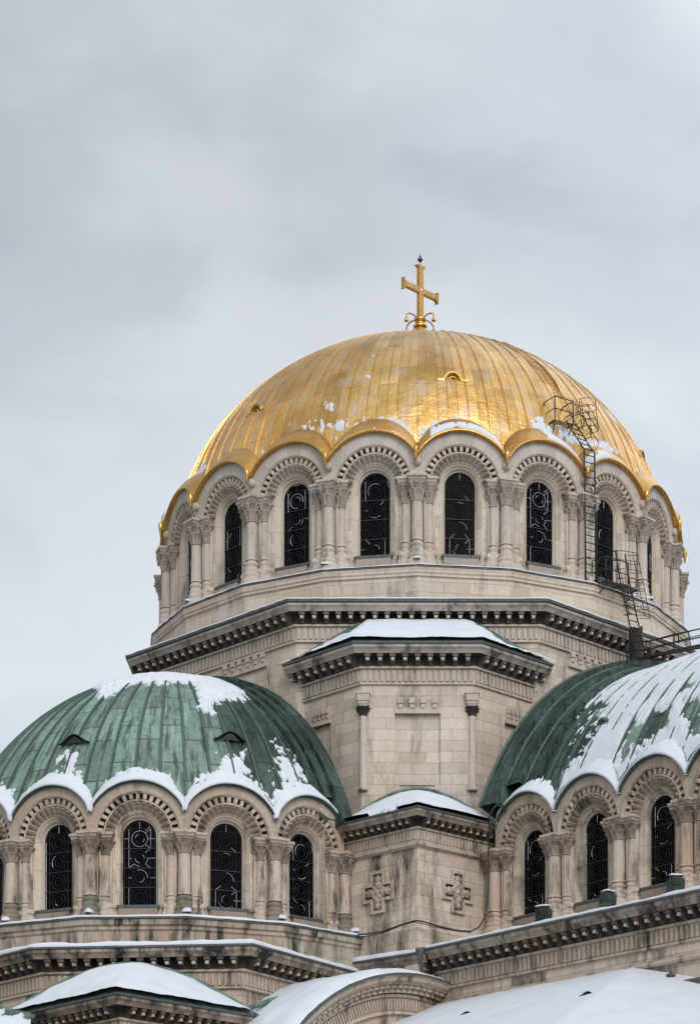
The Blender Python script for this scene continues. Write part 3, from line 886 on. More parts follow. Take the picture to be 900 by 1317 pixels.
def lerp_roof(eave, ridge, nu, nv, bulge=0.0):
    """ruled roof between an eave line and a ridge line (3-D polylines), resampled evenly"""
    def res(pl, n):
        pl = np.array(pl, float); d = np.concatenate([[0], np.cumsum(np.linalg.norm(np.diff(pl, axis=0), axis=1))]); q = np.linspace(0, d[-1], n + 1)
        return np.stack([np.interp(q, d, pl[:, k]) for k in range(3)], -1)
    E, R_ = res(eave, nu), res(ridge, nu); t = np.linspace(0, 1, nv + 1)[None, :, None]
    G = E[:, None, :] * (1 - t) + R_[:, None, :] * t
    G[..., 2] += bulge * np.sin(t[..., 0] * PI)
    return G
T_EAVE = [(-5.72, -11.85, 30.98), (-2.56, -15.08, 30.98), (2.56, -15.08, 30.98), (5.72, -11.85, 30.98)]
T_RIDGE = [(-5.0, -12.0, 31.25), (-2.45, -12.25, 32.62), (2.45, -12.25, 32.62), (5.0, -12.0, 31.25)]
def seg_roof(eave, ridge, nus, nv):
    parts = []
    for i, nu in enumerate(nus):
        g = lerp_roof(eave[i:i + 2], ridge[i:i + 2], nu, nv); parts.append(g if i == len(nus) - 1 else g[:-1])
    return np.concatenate(parts)
T_ROOF = seg_roof(T_EAVE, T_RIDGE, (70, 90, 70), 60)
m = MB(); m.grid(T_ROOF[::5, ::6], None, 0, False); m.build('tower_roof', [COPPER_PLAIN], CATH)

# ------------------------------------------------------------------ square corner pier with carved crosses
pw = [(-3.0, -15.75), (0, -18.65), (3.0, -15.75)]
m = MB(); m.prism([(-3.0, -15.75), (0, -18.65), (3.0, -15.75), (3.0, -13), (-3.0, -13)], 12, 23.3, 0)
m.sweep(pw, [(0, 22.05), (.05, 22.07), (.13, 22.13), (.13, 22.22), (.04, 22.26), (.0, 22.26)], 1)
m.sweep(pw, [(.02, 15), (.02, 19.05), (.10, 19.0), (.10, 15)], 0)
m.build('corner_pier', [STONE_LOW, STONE_LOW_PLAIN], CATH)
cornice('pier_cornice', pw, 23.42, C_LOW, sc_=.78)
CROSS12 = lambda a, w: [(-w, -a), (w, -a), (w, -w), (a, -w), (a, w), (w, w), (w, a), (-w, a), (-w, w), (-a, w), (-a, -w), (-w, -w)]
for sx, xx in ((-1, -1.50), (1, 1.52)):
    th = D(44.2) * sx
    mid = np.array(((-1.5 if sx < 0 else 1.5), -17.2))
    M = Matrix.Translation((mid[0], mid[1], 20.62)) @ Matrix.Rotation(th, 4, 'Z')
    m = MB()
    def plate(poly, o0, o1, mat):
        n = len(poly); V = [(x, -o0, z) for x, z in poly] + [(x, -o1, z) for x, z in poly]
        m.add(xform(M, V), [(i, (i + 1) % n, (i + 1) % n + n, i + n) for i in range(n)] + [tuple(range(n, 2 * n))], None, mat)
    # raised stepped frame: outer rim built from bars round a cross-shaped hollow
    oc = CROSS12(.82, .36); ic = CROSS12(.70, .24)
    V = [(x, -.10, z) for x, z in oc] + [(x, -.10, z) for x, z in ic] + [(x, .0, z) for x, z in oc] + [(x, .0, z) for x, z in ic]
    F = []
    for i in range(12):
        j = (i + 1) % 12; F += [(i, j, 12 + j, 12 + i), (24 + i, 24 + j, j, i), (12 + i, 12 + j, 36 + j, 36 + i)]
    m.add(xform(M, V), F, None, 0)
    plate(ic, -.01, .012, 1)
    for (x, z, s) in ((0, 0, .22), (0, .30, .17), (0, .50, .15), (0, -.30, .17), (0, -.52, .14), (.28, 0, .17), (.49, 0, .15), (-.28, 0, .17), (-.49, 0, .15), (.16, .18, .11), (-.16, .18, .11), (.16, -.18, .11), (-.16, -.18, .11)):
        NN = 20; G = []
        for i in range(NN):
            a = 2 * PI * i / NN; lob = 1 + .22 * math.cos(5 * a)
            G.append([(x + s * lob * q * math.cos(a), -.012 - h_, z + s * lob * q * math.sin(a)) for q, h_ in ((1, 0), (.93, .06), (.72, .10), (.5, .07), (.36, .12), (.12, .14), (.0, .13))])
        m.grid(np.array([xform(M, g) for g in G]), None, 0, True, close_u=True)
    m.build('carved_cross', [STONE_LOW_PLAIN, STONE_SOOT_SHADE], CATH)
P_EAVE = [(-2.95, -16.65, 23.42), (0, -19.42, 23.42), (2.95, -16.65, 23.42)]
xs = np.linspace(-2.75, 2.75, 25)
P_RIDGE = [(x, -14.42 - .55 * (abs(x) / 2.75) ** 2, 25.28 - 1.45 * (abs(x) / 2.75) ** 1.8) for x in xs]
P_ROOF = lerp_roof(P_EAVE, P_RIDGE, 120, 60)
m = MB(); m.grid(P_ROOF[::4, ::5], None, 0, False)
m.tube([(p[0], p[1] - .05, p[2] + .03) for p in P_RIDGE], .09, 6, 0)
m.build('pier_roof', [COPPER_PLAIN], CATH)

# ------------------------------------------------------------------ left half dome
HA, HB, HZC, HB0 = 9.68, 11.5, 18.98, 23.55
def l_start(th):
    q = th - LPH; k = round((q / LH - 1) / 2); x = math.tan(q - LH * (2 * k + 1)) * LA
    return LZ + float(scallop(x, LC, LR)) + .52
m = MB()
T0, T1 = D(-136), D(46)
pr_ = random.Random(5)
for k in range(-22, 8):
    ta, tb = max(T0, 2 * PI * (k - .5) / 56), min(T1, 2 * PI * (k + .5) / 56)
    if tb <= ta: continue
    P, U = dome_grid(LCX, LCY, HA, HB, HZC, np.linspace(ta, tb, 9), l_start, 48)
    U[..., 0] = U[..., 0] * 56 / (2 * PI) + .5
    m.grid(P, U, 2 if pr_.random() < (math.degrees(ta) - 14) / 18 else 0, True)  # panels turn dark towards the tower: shade put into their colour
seams(m, LCX, LCY, HA, HB, HZC, [2 * PI * (k + .5) / 56 for k in range(-22, 8)], l_start, .055, .075, mat=1)
# short vault behind the half dome, then the raised arch that frames it
bk = np.array([.7071, .7071, 0])
for th in (T0, T1):
    e, u = dome_grid(LCX, LCY, HA, HB, HZC, [th], lambda t: HB0, 30)
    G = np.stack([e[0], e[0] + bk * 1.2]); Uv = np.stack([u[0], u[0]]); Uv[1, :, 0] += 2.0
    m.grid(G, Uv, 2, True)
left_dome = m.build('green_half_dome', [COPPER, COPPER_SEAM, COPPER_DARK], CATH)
def rim_arch(a, b, w, off, h, zs=24.3):
    m = MB(); cc = np.array([LCX, LCY, HZC]) + bk * off; side = np.array([.7071, -.7071, 0]); G = []
    q0 = math.asin((zs - HZC) / b)
    for i in range(61):
        q = q0 + (PI - 2 * q0) * i / 60
        rad = lambda k: cc + side * (a + k) * math.cos(q) + np.array([0, 0, (b + k) * math.sin(q)])
        G.append([rad(-.1), rad(h), rad(h) + bk * w, rad(-.1) + bk * w])
    m.grid(np.array(G), None, 0, False, close_v=True); return m
rm = rim_arch(HA, HB, .35, .05, .16); rm.merge(rim_arch(HA, HB, .4, .5, .26)); rm.merge(rim_arch(HA, HB, .6, .95, .40, 23.3))
rm.build('dome_rim', [COPPER_DARK], left_dome)
elm = MB(); elm.grid(eave_points(LC, LR, LH, EAVE_L), None, 0, True); elm = elm.mesh('scalloped_eave_lower', [COPPER_SEAM])
for k in range(-6, 3):
    th = LPH + LH * (2 * k - 1)
    link('scalloped_eave', elm, left_dome, (LCX + LA * math.sin(th), LCY - LA * math.cos(th), LZ), th)
for (x, y) in ((98, 957), (295, 953)):
    p, n = dome_pt(LCX, LCY, HA, HB, HZC, x, y); roof_vent(p, n, .34, COPPER_DARK, left_dome, flat=True)
# walls under and behind it
m = MB(); m.prism(ngon(16, LA - .42, LPH, (LCX, LCY)), 0, 19.2, 0)
m.prism([(-15, -4.5), (-16, -17), (-10, -10.9), (-3.6, -16.8), (-3, -12), (-4, -4)], 0, 23.0, 0)
m.build('apse_wall', [STONE_LOW], CATH)
path = [(LCX + (9.62 / math.cos(LH)) * math.sin(LPH + 2 * LH * k), LCY - (9.62 / math.cos(LH)) * math.cos(LPH + 2 * LH * k)) for k in range(-6, 4)]
m = MB()
m.sweep(path, [(0, 17.2), (0, 18.50), (.05, 18.55), (.05, 18.66), (.13, 18.72), (.15, 18.92)], 0)
m.sweep(path, [(.15, 18.92), (.20, 18.93), (.20, 18.98), (.0, 19.0), (-1.3, 19.01)], 1)
m.build('apse_plinth', [STONE_STAIN, LEAD], CATH)

# ------------------------------------------------------------------ right arm with its barrel roof
NI = -RO
def arm_pt(s, w, z): 
    p = RP + RU * s + NI * w; return (p[0], p[1], z)
BA, BB, BZC, AW = 9.68, 11.5, 18.98, 8.85
def r_start(s):
    k = math.floor(s / RS); x = s - RS * (k + .5); return LZ + float(scallop(np.float64(x), RS, LR)) + .52
SS = np.linspace(-1.7, 20.6, 301); NV = 80; G = []; U = []
def arm_psi(s):
    return PI - math.asin(min(.99, (r_start(s) - BZC) / BB)) if False else math.asin(min(.99, (r_start(s) - BZC) / BB))
for s in SS:
    p0 = arm_psi(s); ps = np.linspace(p0, PI * .86, NV + 1)
    G.append([arm_pt(s, AW - BA * math.cos(p), BZC + BB * math.sin(p)) for p in ps]); U.append([(s / .92, p * 8.5) for p in ps])
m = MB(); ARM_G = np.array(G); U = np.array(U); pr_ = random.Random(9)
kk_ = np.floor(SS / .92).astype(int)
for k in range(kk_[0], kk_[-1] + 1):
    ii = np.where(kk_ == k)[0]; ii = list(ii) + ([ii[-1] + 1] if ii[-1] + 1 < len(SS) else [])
    if len(ii) > 1: m.grid(ARM_G[ii], U[ii], 2 if k < 0 or pr_.random() < .75 - k * .12 else 0, True)  # shade painted into the panels at the tower end
for s in np.arange(-.92, 20.6, .92):
    p0 = arm_psi(s); R_ = []
    for p in np.linspace(p0, PI * .86, 50):
        c = np.array(arm_pt(s, AW - BA * math.cos(p), BZC + BB * math.sin(p))); n = np.append(NI * -math.cos(p), math.sin(p)); t = np.append(RU, 0)
        R_.append([c - t * .05 - n * .02, c - t * .035 + n * .08, c + t * .035 + n * .08, c + t * .05 - n * .02])
    m.grid(np.array(R_), None, 1, False)
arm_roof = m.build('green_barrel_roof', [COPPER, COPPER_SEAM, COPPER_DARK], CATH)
m = MB()
for (s0, s1, h) in ((-1.95, -1.4, .22), (-2.75, -1.95, .48), (-3.6, -2.75, .72)):
    G = []
    q0 = math.asin(((24.5 if s0 > -3 else 23.7) - BZC) / BB)
    for i in range(61):
        p = q0 + (PI - 2 * q0) * i / 60
        q = lambda s, k: np.array(arm_pt(s, AW - (BA + k) * math.cos(p), BZC + (BB + k) * math.sin(p)))
        G.append([q(s0, -.12), q(s0, h), q(s1, h), q(s1, -.12)])
    m.grid(np.array(G), None, 0, False, close_v=True)
    m.tube([tuple(g[1]) for g in G], .07, 6, 1)
m.build('roof_rim', [COPPER_DARK, COPPER_SEAM], arm_roof)
era = MB(); era.grid(eave_points(RS, LR, 0.0, EAVE_L), None, 0, True); era = era.mesh('scalloped_eave_arm', [COPPER_SEAM])
for k in range(-1, 6):
    p = RP + RU * RS * (k + .5); link('scalloped_eave', era, arm_roof, (p[0], p[1], LZ), RTH)
m = MB()
a = [arm_pt(s, w, 0)[:2] for s, w in ((-4.6, .42), (20.4, .42), (20.4, 17), (-6, 17))]
m.prism(a, 0, 19.1, 0)
m.prism([arm_pt(s, w, 0)[:2] for s, w in ((-4.6, 1.1), (-3.45, 1.1), (-3.45, 16.6), (-6, 16.6))], 19, 24.5, 0)
sec = [(AW - BA * math.cos(p), BZC + BB * math.sin(p)) for p in np.linspace(math.asin((22.6 - BZC) / BB), PI - math.asin((22.6 - BZC) / BB), 40)]
sec = [(.3, 18.5)] + [(w, z - .05) for w, z in sec] + [(17.2, 18.5)]
V = [arm_pt(s, w, z) for s in (20.3, 20.62) for w, z in sec]; n = len(sec)
m.add(V, [tuple(range(n))[::-1], tuple(range(n, 2 * n))] + [(i, (i + 1) % n, (i + 1) % n + n, i + n) for i in range(n)], None, 0)
m.prism([arm_pt(s, w, 0)[:2] for s, w in ((-3, 16.4), (20.4, 16.4), (20.4, 17), (-3, 17))], 18, 23.6, 0)
m.build('arm_wall', [STONE_LOW], CATH)
p = np.array(arm_pt(4.0, 0, 0))
def arm_hit(x, y):
    """where the sight line through a spot of the photo meets the barrel roof"""
    o = np.array([0, -CAM_D, CAM_Z]); d = at(x, y, 1.0) - o
    o2 = np.array([(o[:2] - RP) @ NI - AW, o[2] - BZC]); d2 = np.array([d[:2] @ NI, d[2]]); S = np.array([1 / BA, 1 / BB])
    q, w = o2 * S, d2 * S; A, B, C = w @ w, 2 * q @ w, q @ q - 1
    t = (-B - math.sqrt(max(B * B - 4 * A * C, 0))) / (2 * A)
    return o + d * t
pv = arm_hit(775, 934); roof_vent(pv, np.append(RO, 0.5), .32, COPPER_PLAIN, arm_roof)
for k, p in enumerate(R_CL[1:]):
    m = MB(); q = p + RO * .62 + RU * .02
    m.box((q[0], q[1], 19.03), (.48, .48, .90), Matrix.Rotation(RTH, 4, 'Z'), 0, .94)
    m.build('copper_block', [COPPER_DARK], CATH)

# ------------------------------------------------------------------ lower cornices round the foot of both arms
ZC = 18.0
L_PATH = offset_rings([(-19.5, -16.2), (-14.07, -22.1), (-5.94, -22.9), (-1.6, -15.9)], [-.80])[0]
cornice('apse_cornice', L_PATH, 17.60, C_LOW)
m = MB(); m.prism(list(L_PATH) + [(-10, -8)], 0, 17.4, 0)
m.build('apse_lower_wall', [STONE_LOW], CATH)
R_PATH = [(.234 + .60, -19.14 + .50), (.234 + .60 + .651 * 26, -19.14 + .50 - .759 * 26)]
P_PATH = [(-2.3, -15.5), (.45, -18.35)]
cornice('pier_foot_cornice', [(-2.75, -15.7), (R_PATH[0][0] - .1, R_PATH[0][1] + .0)], 18.0, C_LOW)
cornice('arm_cornice', R_PATH, 18.1, C_LOW)
m = MB()
w0, w1 = R_PATH
inn = np.array([.759, .651])
m.prism([w0, w1, tuple(np.array(w1) + inn * 8), tuple(np.array(w0) + inn * 8)], 0, 17.95, 0)
m.sweep([w0, w1], [(0, 15.95), (.10, 15.97), (.14, 16.05), (.10, 16.12), (.05, 16.16), (0, 16.2)], 1)
m.prism([(-2.75, -15.7), (R_PATH[0][0], R_PATH[0][1]), (3, -14), (-2, -14)], 0, 17.9, 0)
m.build('arm_lower_wall', [STONE_LOW, STONE_LOW_PLAIN], CATH)
# rain-water head where the two cornices meet
m = MB(); p = at(540, 1224, 87.3)
m.lathe([(.05, -.42), (.08, -.36), (.10, -.15), (.17, .02), (.18, .12), (.14, .14), (.0, .12)], 10, p, 0); m.tube([tuple(p + np.array([0, .0, -.35])), tuple(p + np.array([.06, .25, -.6])), tuple(p + np.array([.1, .5, -1.6]))], .07, 8, 0)
m.build('rainwater_head', [LEAD], CATH)

# ------------------------------------------------------------------ arched gable low in the corner
AG = Matrix.Translation((-.30, -19.75, 8.2)) @ Matrix.Rotation(D(45), 4, 'Z')
m = MB(); NA = 90; f0, f1 = D(96.0 - 14), D(180)
def arcsweep(prof, mat, a0=D(80), a1=D(180)):
    F = np.linspace(a0, a1, NA + 1)
    P = np.array([xform(AG, [(r * math.cos(f), -o, r * math.sin(f)) for r, o in prof]) for f in F])
    uv = np.array([[(f * 8, r) for r, o in prof] for f in F]); m.grid(P, uv, mat, False)
arcsweep([(8.70, -.4), (8.72, .72), (8.64, .74)], 2)
arcsweep([(8.64, .74), (8.58, .66), (8.46, .62), (8.38, .52), (8.34, .48), (8.34, .10)], 0)
arcsweep([(8.34, .10), (8.02, .10)], 1)
arcsweep([(8.02, .16), (7.92, .16), (7.88, .05), (7.42, .04), (7.38, .10), (7.28, .12), (7.26, 0), (6.9, 0)], 0)
arcsweep([(6.9, 0), (6.84, .04), (6.7, .04), (6.66, -.02), (6.60, -.5)], 0)
n = 46
for k in range(n):
    f = D(80) + D(100) * (k + .5) / n
    for (r0, r1, o1, hw) in ((8.22, 8.34, .42, .008), (8.06, 8.22, .30, .0075)):
        V = [(r * math.cos(f + s * hw * 1.9), -o, r * math.sin(f + s * hw * 1.9)) for o in (.08, o1) for r in (r0, r1) for s in (-1, 1)]
        m.add(xform(AG, V), [(4, 5, 7, 6), (0, 4, 6, 2), (1, 3, 7, 5), (0, 1, 5, 4)], None, 0)
n = 92
for k in range(n):
    f = D(80) + D(100) * (k + .5) / n; hw = .0045
    V = [(r * math.cos(f + s * hw), -o, r * math.sin(f + s * hw)) for o in (.03, .11) for r in (7.44, 7.86) for s in (-1, 1)]
    m.add(xform(AG, V), [(4, 5, 7, 6), (0, 4, 6, 2), (1, 3, 7, 5)], None, 0)
# tympanum wall set back under the arch
F = np.linspace(D(80), D(180), 40)
V = xform(AG, [(0 + 1.2, .45, 0)] + [(6.62 * math.cos(f), .45, 6.62 * math.sin(f)) for f in F]); m.add(V, [tuple(range(len(V)))], None, 3)
V = xform(AG, [(6.6 * 0.18, .0, -8.2), (-8.7, 0, -8.2), (-8.7, 0, 0), (1.2, 0, 0)]); m.add(V, [(0, 1, 2, 3)], None, 3)
gable = m.build('arched_gable', C_LOW[:3] + [STONE_LOW], CATH)
F = np.linspace(D(78), D(182), 91); W = np.linspace(.70, -5.5, 41)
AG_ROOF = np.array([xform(AG, [(8.74 * math.cos(f), -w, 8.74 * math.sin(f)) for w in W]) for f in F])
m = MB(); m.grid(AG_ROOF[::3, ::5], None, 0, True); m.build('gable_roof', [COPPER_PLAIN], gable)

# ------------------------------------------------------------------ porch pier below the left apse
qw = [(-14.05, -22.2), (-10.25, -26.5), (-6.45, -22.2)]
m = MB(); m.prism(qw + [(-6.6, -20.5), (-13.9, -20.5)], 0, 14.95, 0)
m.build('porch_wall', [STONE_LOW], CATH)
cornice('porch_cornice', qw, 15.05, C_LOW, sc_=.9)
Q_EAVE = [(-14.7, -22.5, 15.05), (-10.25, -27.55, 15.05), (-5.8, -22.5, 15.05)]
xs = np.linspace(-4.6, 4.6, 25)
Q_RIDGE = [(-10.35 + x, -22.45, 16.85 - 1.95 * (abs(x) / 4.6) ** 1.7) for x in xs]
Q_ROOF = lerp_roof(Q_EAVE, Q_RIDGE, 140, 60)
m = MB(); m.grid(Q_ROOF[::4, ::5], None, 0, False); m.tube([(p[0], p[1] - .05, p[2] + .04) for p in Q_RIDGE], .13, 6, 0)
m.build('porch_roof', [COPPER_PLAIN], CATH)

# roofs behind the porch, left edge and towards the gable
m = MB()
V = [at(-30, 1290, 83.6), at(40, 1302, 83.2), at(40, 1330, 82.3), at(-40, 1330, 81.8)]
g = lerp_roof([tuple(V[3]), tuple(V[2])], [tuple(V[0]), tuple(V[1])], 20, 10); SIDE_G = g; m.grid(g, None, 0, False)
e = [at(-30, 1285, 83.8), at(0, 1296, 83.6), at(25, 1305, 83.4), at(45, 1309, 83.2)]
m.tube([tuple(q) for q in e], .14, 6, 0)
m.build('side_roof', [COPPER_PLAIN], CATH); m = MB()
e = [at(296, 1309, 83.9), at(320, 1297, 84.6), at(350, 1286, 85.5), at(380, 1279, 86.4), at(420, 1274, 87.4)]
m.tube([tuple(q) for q in e], .10, 6, 0)
m.build('roof_edging', [COPPER_PLAIN], CATH)

# ------------------------------------------------------------------ lean-to roof in the lower right corner
WD = np.array([.651, -.759]); WO = np.array([-.759, -.651]); W0 = np.array([.80, -18.65])
def lt(s, o, z): p = W0 + WD * s + WO * o; return (p[0], p[1], z)
A_ = lt(-1.2, .08, 15.85); B_ = lt(10.25, .08, 15.86); C_ = lt(-1.2, 9, 12.0); D_ = lt(15.0, 9, 12.0); E_ = lt(17.0, -.4, 14.15); F_ = lt(20.5, 8, 11.0)
LT1 = lerp_roof([C_, D_], [A_, B_], 120, 60); LT2 = lerp_roof([D_, F_], [B_, E_], 60, 60)
m = MB(); m.grid(LT1[::6, ::6], None, 0, False); m.grid(LT2[::6, ::6], None, 0, False)
m.build('lean_to_roof', [COPPER_PLAIN], CATH)
m = MB(); m.prism([lt(-1.2, 0, 0)[:2], lt(-1.2, 8.8, 0)[:2], lt(17, 8.8, 0)[:2], lt(17, 0, 0)[:2]], 0, 11.8, 0)
m.build('lean_to_wall', [STONE_LOW], CATH)
# ================================================================== snow, built as sheets with thickness
def poly_sd(poly, x, y):
    """signed distance (positive inside) to a polygon"""
    p = np.array(poly, float); n = len(p); d = np.full(np.shape(x), 1e9); ins = np.zeros(np.shape(x), bool)
    for i in range(n):
        a, b = p[i], p[(i + 1) % n]; e = b - a
        wx, wy = x - a[0], y - a[1]; t = np.clip((wx * e[0] + wy * e[1]) / (e @ e), 0, 1)
        d = np.minimum(d, np.hypot(wx - e[0] * t, wy - e[1] * t))
        c = (a[1] > y) != (b[1] > y)
        with np.errstate(divide='ignore', invalid='ignore'):
            xi = a[0] + (y - a[1]) / (b[1] - a[1] if b[1] != a[1] else 1e-9) * e[0]
        ins ^= c & (x < xi)
    return np.where(ins, d, -d)

def grid_normals(P, up=None):
    du = np.gradient(P, axis=0); dv = np.gradient(P, axis=1)
    n = np.cross(du, dv); n /= np.maximum(np.linalg.norm(n, axis=-1, keepdims=True), 1e-9)
    if up is None: up = np.array([0, -.25, 1.0])
    s = np.sign((n * up).sum(-1, keepdims=True)); s[s == 0] = 1
    return n * s

def snow_sheet(m, P, mask, thick, soft=.35, lump=.35, lscale=1.1, up=None):
    """mask in metres-like units: > 0 covered; the sheet thins out to nothing at its edge"""
    P = np.asarray(P); Nn = grid_normals(P, up)
    t = np.clip(mask / soft, 0, 1) ** .55 * thick * (1 + lump * fbm(P * lscale, 3))
    t = np.where(mask > 0, np.maximum(t, .012), -.05)
    m.grid(P + Nn * t[..., None], None, 0, True, mask=mask > 0)

def snow_obj(m, label):
    o = m.build('snow', [SNOW]); tag(o, label, None, None, 'stuff'); return o

def multi(polys, x, y): 
    r = None
    for p in polys:
        s = poly_sd(p, x, y); r = s if r is None else np.maximum(r, s)
    return r

# tower roof
m = MB(); P = T_ROOF; x, y = proj(P)
tw_poly = [(350, 870), (352, 856), (384, 846), (462, 806), (470, 790), (595, 790), (604, 798), (650, 828), (716, 849), (724, 868), (620, 836), (455, 836)]
k = poly_sd(tw_poly, x, y) / 30 + .10 * fbm(P * 2.2, 3)
snow_sheet(m, P, k, .16, .25)
snow_obj(m, 'smooth white snow on the roof of the tower below the gilded drum')

# pier roof
m = MB(); P = P_ROOF; u = np.linspace(-1, 1, P.shape[0])[:, None] + 0 * P[..., 0]; v = np.linspace(0, 1, P.shape[1])[None] + 0 * P[..., 0]
k = (.90 - v) * 1.2 + .05 * fbm(P * 3, 3) - .02
k = np.where((u > -.62) & (u < -.25), np.minimum(k, (v - .10 - .06 * fbm(P * 4, 2)) * 2 + .05), k)
snow_sheet(m, P, k, .15, .22)
snow_obj(m, 'white snow on the small hipped roof of the corner pier with crosses')

# porch roof
m = MB(); P = Q_ROOF; v = np.linspace(0, 1, P.shape[1])[None] + 0 * P[..., 0]; u = np.abs(np.linspace(-1, 1, P.shape[0]))[:, None] + 0 * P[..., 0]
k = (1.0 - v) * 1.4 + .10 - u ** 3 * v * .7 + .06 * fbm(P * 2, 3)
snow_sheet(m, P, k, .20, .25)
snow_obj(m, 'deep white snow on the porch roof below the left green dome')

# gable roof
m = MB(); P = AG_ROOF; w = np.linspace(0, 6.2, P.shape[1])[None] + 0 * P[..., 0]
k = (w - .10) * .8 + .12 * fbm(P * 2.2, 3) + .0
snow_sheet(m, P, k, .24, .5, up=np.array([-.6, -.2, 1.0]))
snow_obj(m, 'white snow on the curved roof of the arched gable in the corner')

m = MB(); gx = SIDE_G; gx = lerp_roof([tuple(gx[0, 0]), tuple(gx[-1, 0])], [tuple(gx[0, -1]), tuple(gx[-1, -1])], 40, 30); snow_sheet(m, gx, .42 - .4 * np.linspace(0, 1, 31)[None] + .5 * fbm(gx * 2, 4) - .5 * np.clip(np.linspace(0, 1, 41)[:, None] - .6, 0, 1), .2, .3)
snow_obj(m, 'patch of snow on the low side roof at the left edge')

# lean-to roofs, one blanket
m = MB()
LT = np.concatenate([LT1, LT2[1:]]); snow_sheet(m, LT, .5 + 0 * LT[..., 0], .24, .3, .22, .55)
snow_obj(m, 'wide smooth blanket of snow on the lean to roof in the lower right corner')

# ledges: thin lines of snow
def ledge(m, path, o0, o1, z, th, seed, keep=.0, step=.12, closed=False):
    """strip of snow along a ledge with uneven depth; broken where the noise runs low"""
    pts = []; nn = []
    ring0, ring1 = offset_rings(path, [o0, o1], closed)
    pl0, pl1 = [], []
    n = len(path)
    for i in range(n if closed else n - 1):
        a0, b0, a1, b1 = [np.array(q) for q in (ring0[i], ring0[(i + 1) % n], ring1[i], ring1[(i + 1) % n])]
        c = max(2, int(np.linalg.norm(b1 - a1) / step))
        for j in range(c): t = j / c; pl0.append(a0 + (b0 - a0) * t); pl1.append(a1 + (b1 - a1) * t)
    pl0 = np.array(pl0); pl1 = np.array(pl1); L = len(pl0)
    q = np.stack([pl1[:, 0] * .9 + seed, pl1[:, 1] * .9, 0 * pl1[:, 0] + seed], -1)
    h = th * np.clip(.75 + .8 * fbm(q, 4) + keep, 0, 2) + .0
    on = h > .012
    G = []
    for i in range(L):
        d = pl1[i] - pl0[i]; d = d / np.linalg.norm(d)
        e = .03 * vnoise(q[i] * 3)
        A = pl0[i]; B = pl1[i] + d * (.02 + e)
        G.append([(A[0], A[1], z - .02), (A[0], A[1], z + h[i] * 1.15), *[((A + (B - A) * s)[0], (A + (B - A) * s)[1], z + h[i] * k) for s, k in ((.5, 1.1), (.85, .95), (.97, .7), (1.0, .35))], (B[0], B[1], z - .015)])
    m.grid(np.array(G), None, 0, True, mask=np.repeat(on[:, None], 7, 1))
m = MB(); ledge(m, ngon(20, 12.16, 0), -.5, .14, 34.955, .055, 3, .05, closed=True)
UPPER.append(snow_obj(m, 'thin line of snow along the top of the drum parapet'))
m = MB(); ledge(m, ngon(8, OA, D(-112.5), a0=0, a1=7), .1, .78, 33.465, .06, 9, .15)
snow_obj(m, 'thin line of snow along the octagon cornice')
m = MB(); ledge(m, path_pl := [(LCX + (9.62 / math.cos(LH)) * math.sin(LPH + 2 * LH * k), LCY - (9.62 / math.cos(LH)) * math.cos(LPH + 2 * LH * k)) for k in range(-6, 4)], -.5, .20, 19.01, .075, 21, .45)
snow_obj(m, 'thin line of snow along the plinth under the left windows')
m = MB(); ledge(m, L_PATH, -.6, .78, 17.61, .13, 33, .6)
snow_obj(m, 'line of snow along the cornice below the left apse')
m = MB(); ledge(m, [(-2.75, -15.7), (R_PATH[0][0] - .1, R_PATH[0][1])], -.4, .78, 18.01, .13, 43, .6)
snow_obj(m, 'line of snow along the cornice at the foot of the corner pier')
m = MB(); ledge(m, R_PATH, -.3, .70, 18.11, .10, 53, .7)
ledge(m, [tuple(np.array(p) + inn * 1.3) for p in R_PATH], -.35, .1, 18.26, .10, 57, .7)
m.sweep([tuple(np.array(p) + inn * 1.3) for p in R_PATH], [(.11, 17.9), (.11, 18.25), (-.4, 18.25)], 1)
o = m.build('snow', [SNOW, LEAD]); tag(o, 'double line of snow along the cornice under the right windows', None, None, 'stuff')

# scalloped eaves ---------------------------------------------------
SNOW_EAVE = [(.27, -.10), (.36, -.10), (.43, -.02), (.40, .12), (.30, .26), (.14, .40), (-.05, .54), (-.28, .66), (-.5, .72)]
def eave_snow(m, c, R, half, M, thick=1.0, prof=None, seed=0, cut=None):
    n = 60
    base = eave_points(c, R, half, prof or [(.05, -.01), (.10, .0), (.12, .03), (.10, .08), (.04, .14), (-.03, .22), (-.12, .32), (-.22, .43), (-.32, .54), (-.42, .66)], n)
    P = xform(M, base.reshape(-1, 3)).reshape(base.shape)
    X = np.linspace(-1, 1, n + 1)[:, None] + 0 * base[..., 0]; V = np.linspace(0, 1, base.shape[1])[None] + 0 * X
    k = .55 + .30 * fbm(P * 2.5 + seed, 3) + .2 * fbm(P * 7, 2) - np.clip(V - .45, 0, 1) * 1.0
    if cut is not None: k = cut(X, V, P, k)
    o = np.array([-M.col[1][0], -M.col[1][1], .9])
    snow_sheet(m, P, k, .085 * thick, .35, .5, 1.7, up=o)
m = MB()
for kk in range(-6, 3):
    th = LPH + LH * (2 * kk - 1)
    eave_snow(m, LC, LR, LH, facet_M(th, LA, LZ, (LCX, LCY)), 1.0, seed=kk * 3.3)
lsn = m
